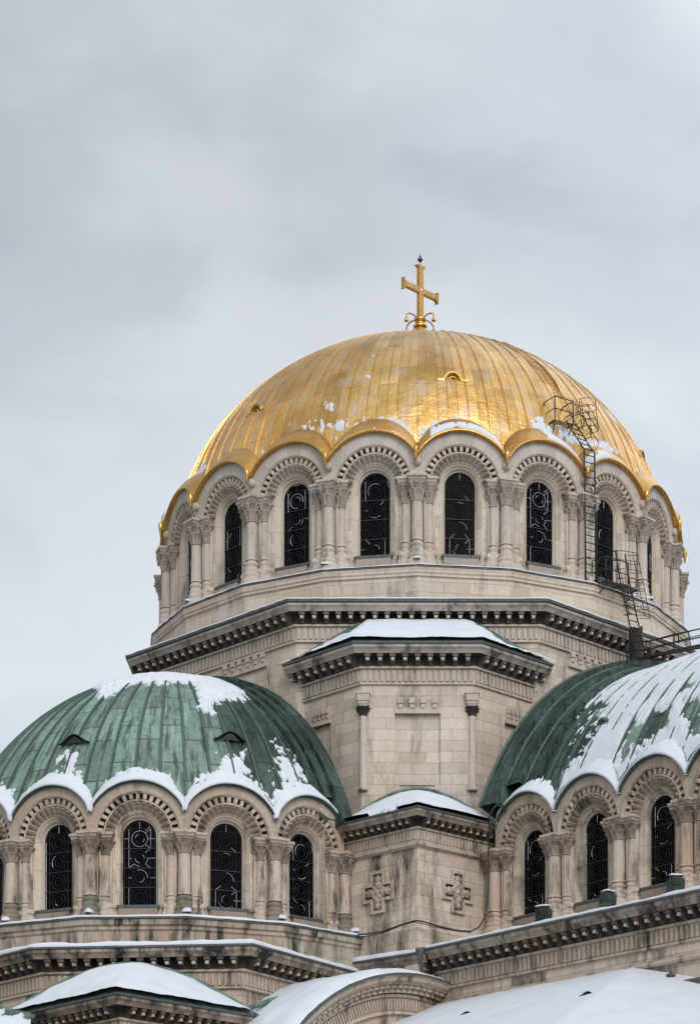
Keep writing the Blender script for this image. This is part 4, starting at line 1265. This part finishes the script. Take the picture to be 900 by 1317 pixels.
# snow on the left dome itself
TH = np.linspace(D(-100), D(46), 760)
P, U = dome_grid(LCX, LCY, HA + .01, HB + .01, HZC, TH, l_start, 300)
x, y = proj(P)
n1 = fbm(P * 1.6, 5); n2 = fbm(P * np.array([3.5, 3.5, .9]), 4); n3 = fbm(P * 6, 3)
cap = [(128, 900), (150, 892), (160, 886), (168, 880), (225, 879), (253, 880), (254, 915), (262, 919), (272, 918), (277, 904), (307, 897), (353, 893), (368, 902), (381, 914), (392, 915), (392, 880), (330, 850), (240, 845), (150, 855), (120, 885)]
k = poly_sd(cap, x, y) / 12 + .42 * n1 + .5 * n3 + .25 * (x > 270)
side = [(350, 955), (366, 955), (384, 968), (398, 990), (404, 1010), (394, 1026), (366, 1032), (352, 1015), (345, 985)]
k = np.maximum(k, poly_sd(side, x, y) / 16 + 1.8 * n2 + 1.4 * n3 - .75)
ven = [(283, 962), (318, 960), (322, 990), (330, 1010), (300, 1020), (262, 1022), (278, 985)]
k = np.maximum(k, poly_sd(ven, x, y) / 10 + 1.6 * n2 + 1.3 * n3 - .55)
ven2 = [(84, 961), (102, 966), (108, 988), (116, 1012), (84, 1016), (64, 1016), (72, 988)]
k = np.maximum(k, poly_sd(ven2, x, y) / 10 + 1.7 * n2 + 1.3 * n3 - .6)
strk = [(340, 905), (372, 902), (420, 960), (400, 960)]
k = np.maximum(k, poly_sd(strk, x, y) / 10 + 1.5 * n2 + .4 * n3 - .65)
# drift lying above the scallops, deepest over each crown
q = (TH - LPH) / LH; loc = np.abs(((q + 1) % 2) - 1)      # 0 at the valleys' bay centre pattern
hgt = (P[..., 2] - np.array([l_start(t) for t in TH])[:, None])
lowr = np.clip((np.degrees(TH) - 5) / 30, 0, 1)[:, None]
k = np.maximum(k, (.03 + .45 * (n1 + .10) + .5 * n2 + .4 * n3 + .1 * lowr - hgt) * 2.2)
capk = np.clip(poly_sd(cap, x, y) / 8 + .5, 0, 1)
snow_sheet(m, P, k, .055 + .11 * capk, .9, .35, 1.6)
snow_obj(m, 'white snow lying in patches on the left green half dome')

# right roof ---------------------------------------------------------
m = MB()
for kk in range(-1, 6):
    p = RP + RU * RS * (kk + .5)
    def cut(X, V, P, k, kk=kk):
        return k if kk != -1 else np.minimum(k, (X + .93) * 3 + .3 * fbm(P * 3, 2))
    eave_snow(m, RS, LR, 0.0, facet_M(RTH, 0, LZ, (p[0], p[1])), 1.0, seed=kk * 2.1 + 40, cut=cut)
SS2 = np.linspace(-1.3, 20.5, 610); G = []
for s in SS2:
    ps = np.linspace(arm_psi(s), PI * .62, 250)
    G.append(np.stack([*[RP[i] + RU[i] * s + NI[i] * (AW - BA * np.cos(ps)) for i in (0, 1)], BZC + BB * np.sin(ps)], -1))
P = np.array(G); x, y = proj(P)
n1 = fbm(P * 1.5, 5); n3 = fbm(P * 5, 3)
sloc = SS2[:, None] + 0 * x
aw = np.stack([sloc * 2.6, P[..., 2] * .45, 0 * x], -1); n2 = fbm(aw, 4)
Zb = lambda X_, Y_: (600 + X_ / 3, 830 + Y_ / 3)
g1 = [Zb(*q) for q in ((30, 700), (40, 500), (150, 300), (300, 150), (425, 110), (455, 150), (430, 210), (400, 262), (385, 285), (430, 275), (515, 212), (530, 225), (492, 300), (450, 400), (400, 470), (345, 555), (328, 575), (300, 540), (285, 512), (240, 520), (130, 590), (70, 625))]
g2 = [Zb(*q) for q in ((600, 448), (622, 370), (640, 305), (692, 290), (700, 350), (640, 420))]
g3 = [Zb(*q) for q in ((695, 318), (700, 285), (720, 268), (776, 256), (764, 300), (710, 332))]
g4 = [Zb(*q) for q in ((838, 235), (900, 218), (900, 262), (850, 275))]
g5 = [Zb(*q) for q in ((870, 330), (900, 250), (905, 330), (880, 345))]
g6 = [Zb(*q) for q in ((675, 205), (720, 190), (800, 150), (870, 120), (900, 110), (900, 180), (820, 190), (720, 222))]
bare = multi([g1, g2, g3, g4, g5], x, y) / 9
bare = np.maximum(bare, poly_sd(g6, x, y) / 12 - .9 + .9 * n3 + 1.3 * n1)
k = -bare + .7 * n1 + 1.0 * n3 + 1.0 * n2 - .05
inside = poly_sd(g1, x, y) / 9
streak = 1.7 * n2 + .7 * n3 - .62 - np.clip((650 - x) / 30, 0, 2) * .5
k = np.where(inside > .3, np.maximum(k, streak), k)
snow_sheet(m, P, k, .075, 1.1, .35, 1.4)
snow_obj(m, 'broad white snow covering most of the right green barrel roof')

# golden dome --------------------------------------------------------
EAVE_G = [(.18, -.02), (.20, .0), (.195, .06), (.15, .11), (.05, .26), (-.10, .43), (-.32, .61), (-.5, .75)]
m = MB()
TH = np.linspace(D(-75), D(75), 900)
P, U = dome_grid(0, 0, GA + .01, GB + .01, GZC, TH, g_start, 260)
x, y = proj(P)
n1 = fbm(P * 1.3, 5); n2 = fbm(P * np.array([3, 3, 1.0]), 4); n3 = fbm(P * 5.5, 3)
cell = np.floor((TH[:, None] * 80 / (2 * PI)) + 0 * x)
jit = (np.sin(cell * 12.9898) * 43758.5453) % 1.0
gp = [[(478, 531), (500, 528), (520, 540), (530, 552), (534, 568), (522, 556), (500, 545), (484, 542)],
      [(534, 566), (540, 548), (560, 538), (580, 534), (606, 542), (628, 552), (640, 570), (600, 552), (560, 552)],
      [(660, 562), (680, 552), (690, 532), (700, 536), (712, 545), (745, 560), (770, 566), (800, 584), (780, 590), (740, 576), (690, 562)],
      [(386, 543), (404, 541), (404, 554), (386, 556)], [(411, 514), (432, 514), (432, 530), (414, 534)],
      [(428, 545), (450, 537), (452, 548), (432, 566), (426, 562)], [(470, 482), (480, 482), (477, 489), (470, 488)],
      [(452, 540), (476, 534), (478, 544), (455, 550)],
      [(476, 452), (483, 451), (481, 458)], [(744, 478), (760, 490), (786, 508), (760, 500)], [(700, 470), (715, 478), (712, 482)],
      [(236, 615), (262, 595), (275, 596), (250, 618)]]
k = multi(gp, x, y) / 8 + .8 * n1 + .9 * n2 + 1.2 * n3 - .45
k = np.maximum(k, 1.0 * n2 + .9 * n1 + .5 * jit + .5 * n3 - 1.30 + np.clip((y - 500) / 90, -.4, .25))
snow_sheet(m, P, k, .022, .8, .3, 2)
for kk, (lo, hi, vv_) in {-1: (.05, .75, .5), 0: (-.7, .9, .8), 1: (.0, 1.0, .9), 2: (-1, -.1, .8), -5: (-1, 1, .9), -4: (-1, -.5, .8)}.items():
    th = UH * (2 * kk + 1)
    def cut(X, V, P, k, lo=lo, hi=hi, vv_=vv_):
        return np.minimum(k, np.minimum(np.minimum(X - lo, hi - X) * 2 + .3 * fbm(P * 3, 3), np.minimum((vv_ - V), V - .30) * 1.5 + .35 * fbm(P * 2.4, 3)))
    eave_snow(m, UC, UR, UH, facet_M(th, UA, UZ), .45, EAVE_G, seed=kk * 5 + 9, cut=cut)
UPPER.append(snow_obj(m, 'thin patches of snow clinging to the foot of the gilded dome'))

# dabs on the column feet -------------------------------------------
def dab(m, p, r, h):
    N_ = 14; G = []
    for i in range(N_):
        a = 2 * PI * i / N_; q = r * (1 + .2 * math.sin(3 * a + p[0]) + .12 * math.sin(5 * a + p[1]))
        G.append([(p[0] + q * s * math.cos(a), p[1] + q * s * math.sin(a), p[2] + h * z) for s, z in ((1, -.2), (.95, .35), (.7, .8), (.35, 1), (.0, 1.05))])
    m.grid(np.array(G), None, 0, True, close_u=True)
m = MB()
for k_ in range(-4, 5):
    th = UH * 2 * k_; r = URC + .03 + .33
    if k_ in (-3, -1, 0, 3): dab(m, (r * math.sin(th), -r * math.cos(th), UZ - 3.64 + .31), .22, .10)
UPPER.append(snow_obj(m, 'small dabs of snow on the column feet of the gilded drum'))
m = MB()
for k_ in range(-4, 3):
    th = LPH + LH * 2 * k_; r = LRC + .44
    dab(m, (LCX + r * math.sin(th) + .08, LCY - r * math.cos(th), LZ - 3.29 + .28), .17, .14)
snow_obj(m, 'small dabs of snow on the mossy column feet of the left apse')
m = MB()
for p in R_CL[1:]:
    q = p + RO * .62 + RU * .02; dab(m, (q[0], q[1], 19.575), .27, .07)
snow_obj(m, 'thin snow on top of the green copper blocks under the right columns')

# the drum stands a touch off the octagon's centre and is turned slightly against it
MU = Matrix.Translation((.15, 0, 0)) @ Matrix.Rotation(D(-.85), 4, 'Z')
for o in UPPER:
    q = MU @ Vector(o.location); o.location = q; o.rotation_euler[2] += D(-.85)
class IMB(MB):
    def tube(s, path, r, *a, **k):
        MB.tube(s, path, r * 1.15, *a, **k)
# ================================================================== ironwork, cable
def ladder(m, p0, p1, side, width, r=.034, rung=.30, rr=.021):
    p0, p1 = np.array(p0), np.array(p1); s = np.array(side, float); s /= np.linalg.norm(s)
    for sg in (-.5, .5): m.tube([p0 + s * sg * width, p1 + s * sg * width], r, 5)
    L = np.linalg.norm(p1 - p0); n = int(L / rung)
    for k in range(n):
        c = p0 + (p1 - p0) * (k + .5) / n; m.tube([c - s * width / 2, c + s * width / 2], rr, 4)
def cage(p0, p1, side, outv, width, n, rad=.36, arcs=1.0):
    m = IMB()
    p0, p1 = np.array(p0), np.array(p1); s = np.array(side, float); s /= np.linalg.norm(s); o = np.array(outv, float); o /= np.linalg.norm(o)
    A = [math.radians(200 * arcs * i / 14 - 10) for i in range(15)]
    ringp = lambda c: [c + s * rad * math.cos(a) + o * (rad * 1.15 * math.sin(a) + .12) for a in A]
    for k in range(n):
        c = p0 + (p1 - p0) * k / max(n - 1, 1); m.tube([c + s * width / 2] + ringp(c) + [c - s * width / 2], .012, 4)
    for i in (3, 7, 11): m.tube([ringp(p0)[i], ringp(p1)[i]], .013, 4)
    return m
LTH = D(35.8); l_o = np.array([math.sin(LTH), -math.cos(LTH), 0]); l_s = np.array([math.cos(LTH), math.sin(LTH), 0])

# long ladder up the drum
T1_ = empty('iron_ladder', tuple(l_o * 12.35 + np.array([0, 0, 35.0])))
base = np.array(T1_.location)
tag(T1_, 'long black iron ladder climbing the gilded drum past the windows', 'ladder')
m = IMB(); top = l_o * 12.2 + np.array([0, 0, 40.5]); foot = l_o * 12.3 + np.array([0, 0, 35.0])
ladder(m, foot - base, top - base, l_s, .56); m.build('ladder_rails', IRON, T1_)
# the inclined flight over the eave to the landing on the dome
land = dome_pt(0, 0, GA, GB, GZC, 719, 549)[0] + np.array([.15, -.42, 0])
fl0 = top; fl1 = land + np.array([.28, -.1, 0])
m = IMB(); ladder(m, fl0 - base, fl1 - base, l_s, .52, .026, .27); m.build('sloping_flight', IRON, T1_)
u = (fl1 - fl0); u /= np.linalg.norm(u)
nrm = np.cross(l_s, u); nrm *= np.sign(nrm @ np.array([l_o[0], l_o[1], 1]))
m = IMB()
for sg in (-.5, .5):
    a, b = fl0 + l_s * .52 * sg + nrm * .75 + u * .5, fl1 + l_s * .52 * sg + nrm * .75
    if sg > 0: m.tube([a - base, b - base], .02, 5)
m.merge(cage(fl0 + u * .2 - base, fl0 + u * 2.0 - base, l_s, nrm, .5, 4, .42)); m.build('safety_cage', IRON, T1_)
# landing with its railing
m = IMB(); LTX = D(33); ls = np.array([math.cos(LTX), math.sin(LTX), 0]); lo_ = np.array([math.sin(LTX), -math.cos(LTX), 0])
w_, d_ = .95, .75; c0 = land - lo_ * .35
R3 = Matrix.Rotation(LTX, 4, 'Z')
for k in range(7):
    q = c0 + lo_ * (k / 6 - .5) * d_; m.tube([q - ls * w_ / 2 - base, q + ls * w_ / 2 - base], .022, 4)
for sx in (-.5, .5):
    m.tube([c0 + ls * w_ * sx + lo_ * d_ / 2 - base, c0 + ls * w_ * sx - lo_ * d_ / 2 - base], .03, 5)
    m.tube([c0 + ls * w_ * sx + lo_ * d_ / 2 - base, c0 + ls * (w_ * sx * .55) - lo_ * .2 + np.array([0, 0, -.95]) - base], .022, 5)
m.build('landing', IRON, T1_)
m = IMB(); H = 1.0
cor = [c0 - ls * w_ / 2 - lo_ * d_ / 2, c0 - ls * w_ / 2 + lo_ * d_ / 2, c0 + ls * w_ / 2 + lo_ * d_ / 2, c0 + ls * w_ / 2 - lo_ * d_ / 2]
for h in (.5, H): m.tube([c + np.array([0, 0, h]) - base for c in cor], .020, 5)
for c in cor: m.tube([c - base, c + np.array([0, 0, H]) - base], .024, 5)
m.build('railing', IRON, T1_)

# rungs fixed on the dome above the landing
pts = [dome_pt(0, 0, GA, GB, GZC, x, y) for x, y in ((716, 512), (706, 492), (690, 472), (668, 455), (640, 441))]
m = MB()
for a in (-1, 1):
    m.tube([tuple(p + n * .10 + np.array([.26 * a * math.cos(D(30)), .26 * a * math.sin(D(30)), 0])) for p, n in pts], .018, 5)
for i in range(4):
    for t in (0, .2, .4, .6, .8):
        p = pts[i][0] * (1 - t) + pts[i + 1][0] * t + pts[i][1] * .11
        dx = np.array([.26 * math.cos(D(30)), .26 * math.sin(D(30)), 0]); m.tube([tuple(p - dx), tuple(p + dx)], .012, 4)
o = m.build('roof_ladder', GOLD_PLAIN); tag(o, 'gilded ladder lying on the upper right side of the gilded dome', 'ladder')

# hoop cage standing by the ladder on the dome
hp, hn = dome_pt(0, 0, GA, GB, GZC, 750, 556)
m = IMB()
cs = [hp + l_o * .2, hp + np.array([-.05, .1, 1.25]) + l_o * .10]
m.merge(cage(cs[0], cs[1], l_s, l_o, .5, 5, .40, 1.7))
for sg in (-.5, .5): m.tube([cs[0] + l_s * .5 * sg, cs[1] + l_s * .5 * sg], .016, 5)
o = m.build('hoop_cage', IRON); tag(o, 'thin hooped safety cage beside the sloping flight on the gilded dome', 'safety cage')

# landing at the foot of the drum with railing
T2 = empty('iron_landing', tuple(l_o * 12.4 + np.array([.4, .3, 34.97]))); b2 = np.array(T2.location)
tag(T2, 'black iron landing with low railing at the foot of the long drum ladder', 'landing')
m = IMB(); A2 = D(39.5); s2 = np.array([math.cos(A2), math.sin(A2), 0]); o2 = np.array([math.sin(A2), -math.cos(A2), 0])
c2 = o2 * 12.55 + np.array([0, 0, 35.0]) + s2 * .35 - b2
for k in range(8):
    q = c2 + o2 * (k / 7 - .5) * .8; m.tube([q - s2 * .95, q + s2 * .95], .022, 4)
for sx in (-.95, 0, .95): m.tube([c2 + s2 * sx - o2 * .4, c2 + s2 * sx + o2 * .4], .03, 5)
for sx in (-.8, .8): m.tube([c2 + s2 * sx + o2 * .38, c2 + s2 * sx - o2 * .25 + np.array([0, 0, -.45])], .024, 5)
m.build('deck', IRON, T2)
m = IMB()
cor = [c2 - s2 * .95 - o2 * .4, c2 - s2 * .95 + o2 * .4, c2 + s2 * .35 + o2 * .4]
for h in (.5, 1.0): m.tube([c + np.array([0, 0, h]) for c in cor], .02, 5)
for c in cor + [c2 - s2 * .3 + o2 * .4]: m.tube([c, c + np.array([0, 0, 1.0])], .022, 5)
m.build('railing', IRON, T2)

# caged ladder from the landing down to the walkway
p_top = at(797, 712, 97.2); p_mid = at(803, 748, 97.0); p_bot = at(825, 850, 96.2)
T3 = empty('caged_ladder', tuple(p_bot)); b3 = np.array(T3.location)
tag(T3, 'black iron ladder with hooped cage below the drum at the right', 'ladder')
m = IMB(); sd = np.array([math.cos(D(42)), math.sin(D(42)), 0])
ladder(m, p_bot - b3, p_mid - b3, sd, .58, .03, .31)
for sg in (-.5, .5): m.tube([p_mid + sd * .58 * sg - b3, p_top + sd * .58 * sg + np.array([0, 0, .05]) - b3], .03, 5)
m.build('ladder_rails', IRON, T3)
o3 = np.array([math.sin(D(42)), -math.cos(D(42)), 0])
m = cage(p_mid + (p_bot - p_mid) * .45 - b3 + o3 * .1, p_top - b3 + o3 * .1, sd, sd * .75 + o3 * .6, .56, 8, .42, 1.25)
m.build('safety_cage', IRON, T3)

# walkway railing along the crest of the right roof
T4 = empty('walkway_railing', tuple(at(806, 852, 95.4))); b4 = np.array(T4.location)
tag(T4, 'black iron railing of the walkway on the right roof crest', 'railing')
def rail(pts, hts, name, r=.03):
    m = IMB()
    for h in hts: m.tube([p + np.array([0, 0, h]) - b4 for p in pts], r * .85, 5)
    m.build(name, IRON, T4)
    for p in pts:
        q = IMB(); q.tube([p - b4, p + np.array([0, 0, hts[-1]]) - b4], r, 5); q.build('post', IRON, T4)
rail([at(806, 848, 95.4), at(836, 846, 94.2), at(866, 838, 92.9), at(905, 830, 91.2)], (.35, .68), 'front_rail')
rail([at(830, 838, 96.4), at(872, 828, 94.4), at(910, 818, 92.6)], (.12, .38), 'back_rail', .022)
m = IMB(); 
m.tube([at(806, 850, 95.4) - b4, at(905, 832, 91.2) - b4], .05, 5); m.tube([at(826, 845, 96.2) - b4, at(910, 828, 92.2) - b4], .05, 5); m.build('walkway_deck', IRON, T4)
# dark hatch where the ladder lands
m = IMB(); hd = at(817, 832, 97.3)
m.box(hd, (.55, .30, 1.5), Matrix.Rotation(D(45), 4, 'Z'), 0); m.box(hd + np.array([.22, -.2, 0]), (.05, .1, 1.6), Matrix.Rotation(D(45), 4, 'Z'), 1)
tag(m.build('roof_hatch', [IRON, LEAD], CATH))

# black cable slung round the corner pier
cab = [at(x, y, d) for x, y, d in ((440, 1201, 90.4), (462, 1202, 89.9), (476, 1201, 89.3), (492, 1198, 88.9), (506, 1193, 88.6), (520, 1188, 88.3), (534, 1184, 88.0), (537, 1184, 87.95), (548, 1186, 88.0), (560, 1190, 88.3), (575, 1194, 88.6), (590, 1197, 88.8), (605, 1198, 88.9), (615, 1193, 88.9), (622, 1182, 88.9), (626, 1165, 89.0), (627.5, 1140, 89.1), (628, 1100, 89.1), (628.5, 1070, 88.9), (629, 1050, 88.4), (634, 1040, 88.3), (640, 1034, 88.4))]
m = IMB(); m.tube(cab, .028, 6)
m2 = [c + np.array([0, .02, -.05 - .03 * math.sin(i)]) for i, c in enumerate(cab[:13])]; m.tube(m2, .018, 6)
tag(m.build('cable', RUBBER), 'black cable slung round the corner pier below the carved crosses', 'cable')

# little vents standing out of the snow on the lean-to roof
def lt_hit(x, y):
    o = np.array([0, -CAM_D, CAM_Z]); d = at(x, y, 1.0) - o
    a, b, c = np.array(A_), np.array(B_), np.array(C_); n = np.cross(b - a, c - a); t = n @ (a - o) / (n @ d); return o + d * t
for (x, y) in ((601, 1313), (756, 1288)):
    p = lt_hit(x, y) + np.array([0, 0, .18])
    roof_vent(p, np.array([WO[0] * .4, -1, 0]), .15, LEAD, CATH, flat=True)
m = IMB(); e0, e1 = at(838, 1254, 79.2), at(910, 1273, 77.2)
R_ = Matrix.Rotation(math.atan2(e1[1] - e0[1], e1[0] - e0[0]), 4, 'Z')
m.sweep([tuple(e0[:2]), tuple(e1[:2])], [(0, 14.4), (0, 15.2), (.1, 15.2), (.1, 14.4)], 0)
p = at(862, 1256, 78.6); m.lathe([(.09, -.35), (.09, -.02), (.16, .02), (.17, .06), (.06, .12), (.001, .18)], 10, p, 0)
m.build('roof_gutter', [LEAD], CATH)
# ================================================================== setting, sky, light, camera
m = MB(); S_ = 4000
m.add([(-S_, -S_, 0), (S_, -S_, 0), (S_, S_, 0), (-S_, S_, 0)], [(0, 1, 2, 3)], None, 0)
tag(m.build('ground', [GROUND]), kind='structure')

w = bpy.data.worlds.new('World'); sc.world = w; w.use_nodes = True
nt = w.node_tree; nt.nodes.clear(); N = NT(nt)
SUN_EL, SUN_AZ = 36.0, 163.0    # azimuth measured from the view direction towards the right, behind the camera when > 90
out = N.n('OutputWorld'); bg = N.n('Background'); N.l(bg.outputs[0], out.inputs[0]); bg.inputs[1].default_value = 0.1
sky = N.n('TexSky'); sky.sky_type = 'NISHITA'; sky.sun_disc = False; sky.sun_elevation = D(SUN_EL); sky.sun_rotation = D(SUN_AZ)
tc = N.n('TexCoord').outputs['Generated']
n1 = N.noise(N.mapping(tc, (1.0, 1.0, 2.0), (5.0, 5.73, 3.11)), 2.6, 5, .52, .4)
n2 = N.noise(N.mapping(tc, (1.0, 1.0, 1.6), (5.03, 3.57, 5.28)), 7.0, 5, .55, .5)
f = N.math('ADD', N.math('MULTIPLY', n1, .66), N.math('MULTIPLY', n2, .34))
cl = N.ramp(f, [(.36, (3.5, 3.97, 4.38)), (.50, (5.2, 5.62, 6.08)), (.61, (6.45, 6.75, 7.15))], 'EASE')
# near-even overcast vault, slightly dimmer at the horizon and straight overhead
sp = N.n('SeparateXYZ'); N.l(tc, sp.inputs[0])
zen = N.ramp(sp.outputs[2], [(.0, .95), (.35, 1.0), (.75, 1.0), (1, .92)])
# and brighter towards the hidden sun
dv = N.n('VectorMath'); dv.operation = 'DOT_PRODUCT'; N.l(tc, dv.inputs[0])
saz = D(SUN_AZ); sel = D(SUN_EL)
SUNV = Vector((math.sin(saz) * math.cos(sel), math.cos(saz) * math.cos(sel), math.sin(sel)))
dv.inputs[1].default_value = SUNV
glow = N.ramp(dv.outputs['Value'], [(.0, .97), (.5, 1.25), (.85, 1.7), (1, 2.1)])
d2 = N.n('VectorMath'); d2.operation = 'DOT_PRODUCT'; N.l(tc, d2.inputs[0]); d2.inputs[1].default_value = (.495, .545, .673)
thin = N.ramp(d2.outputs['Value'], [(.70, 1.0), (.845, 1.12), (.91, 1.7), (.97, 2.5), (1, 2.7)])  # unseen brighter patch of sky, added to light the gold's right side
# a heavier bank of cloud to the left and a lighter gap beneath it
def lobe(col, v, e0, k):
    d3 = N.n('VectorMath'); d3.operation = 'DOT_PRODUCT'; N.l(tc, d3.inputs[0]); d3.inputs[1].default_value = Vector(v).normalized()
    dd = N.math('ADD', d3.outputs['Value'], N.math('MULTIPLY', N.math('SUBTRACT', n2, .5), .012))
    return N.mix(1.0, col, N.ramp(dd, [(e0, 1.0), (1.0, k)], 'EASE'), 'MULTIPLY')
cl = lobe(lobe(lobe(cl, (-.19, 1, .475), .975, .79), (-.16, 1, .36), .988, 1.16), (.05, 1, .60), .985, .94)
cl2 = N.mix(1.0, N.mix(1.0, N.mix(1.0, cl, zen, 'MULTIPLY'), glow, 'MULTIPLY'), thin, 'MULTIPLY')
N.l(N.mix(.93, sky.outputs[0], cl2), bg.inputs[0])

L = bpy.data.lights.new('overcast_sun', 'SUN'); L.energy = 1.4; L.angle = D(28); L.color = (1, .965, .92)
lo = bpy.data.objects.new('overcast_sun', L); COL.objects.link(lo)
lo.rotation_euler = Vector((SUNV.x, SUNV.y, SUNV.z)).to_track_quat('Z', 'Y').to_euler()

cam = bpy.data.cameras.new('camera'); co = bpy.data.objects.new('camera', cam); COL.objects.link(co)
co.location = (0, -CAM_D, CAM_Z); co.rotation_euler = (PI / 2, 0, 0)
cam.sensor_fit = 'VERTICAL'; cam.sensor_height = 36; cam.sensor_width = 24; cam.lens = 36 * FPX / 1317
cam.shift_x = -(PX - 450) / 1317; cam.shift_y = (PY - 658.5) / 1317
cam.clip_end = 9000; cam.clip_start = .5
sc.camera = co
sc.view_settings.view_transform = 'Standard'; sc.view_settings.look = 'None'; sc.view_settings.exposure = .33; sc.view_settings.gamma = 1
sc.view_settings.use_curve_mapping = False
sc.cycles.use_denoising = True
sc.cycles.max_bounces = 6; sc.cycles.diffuse_bounces = 2
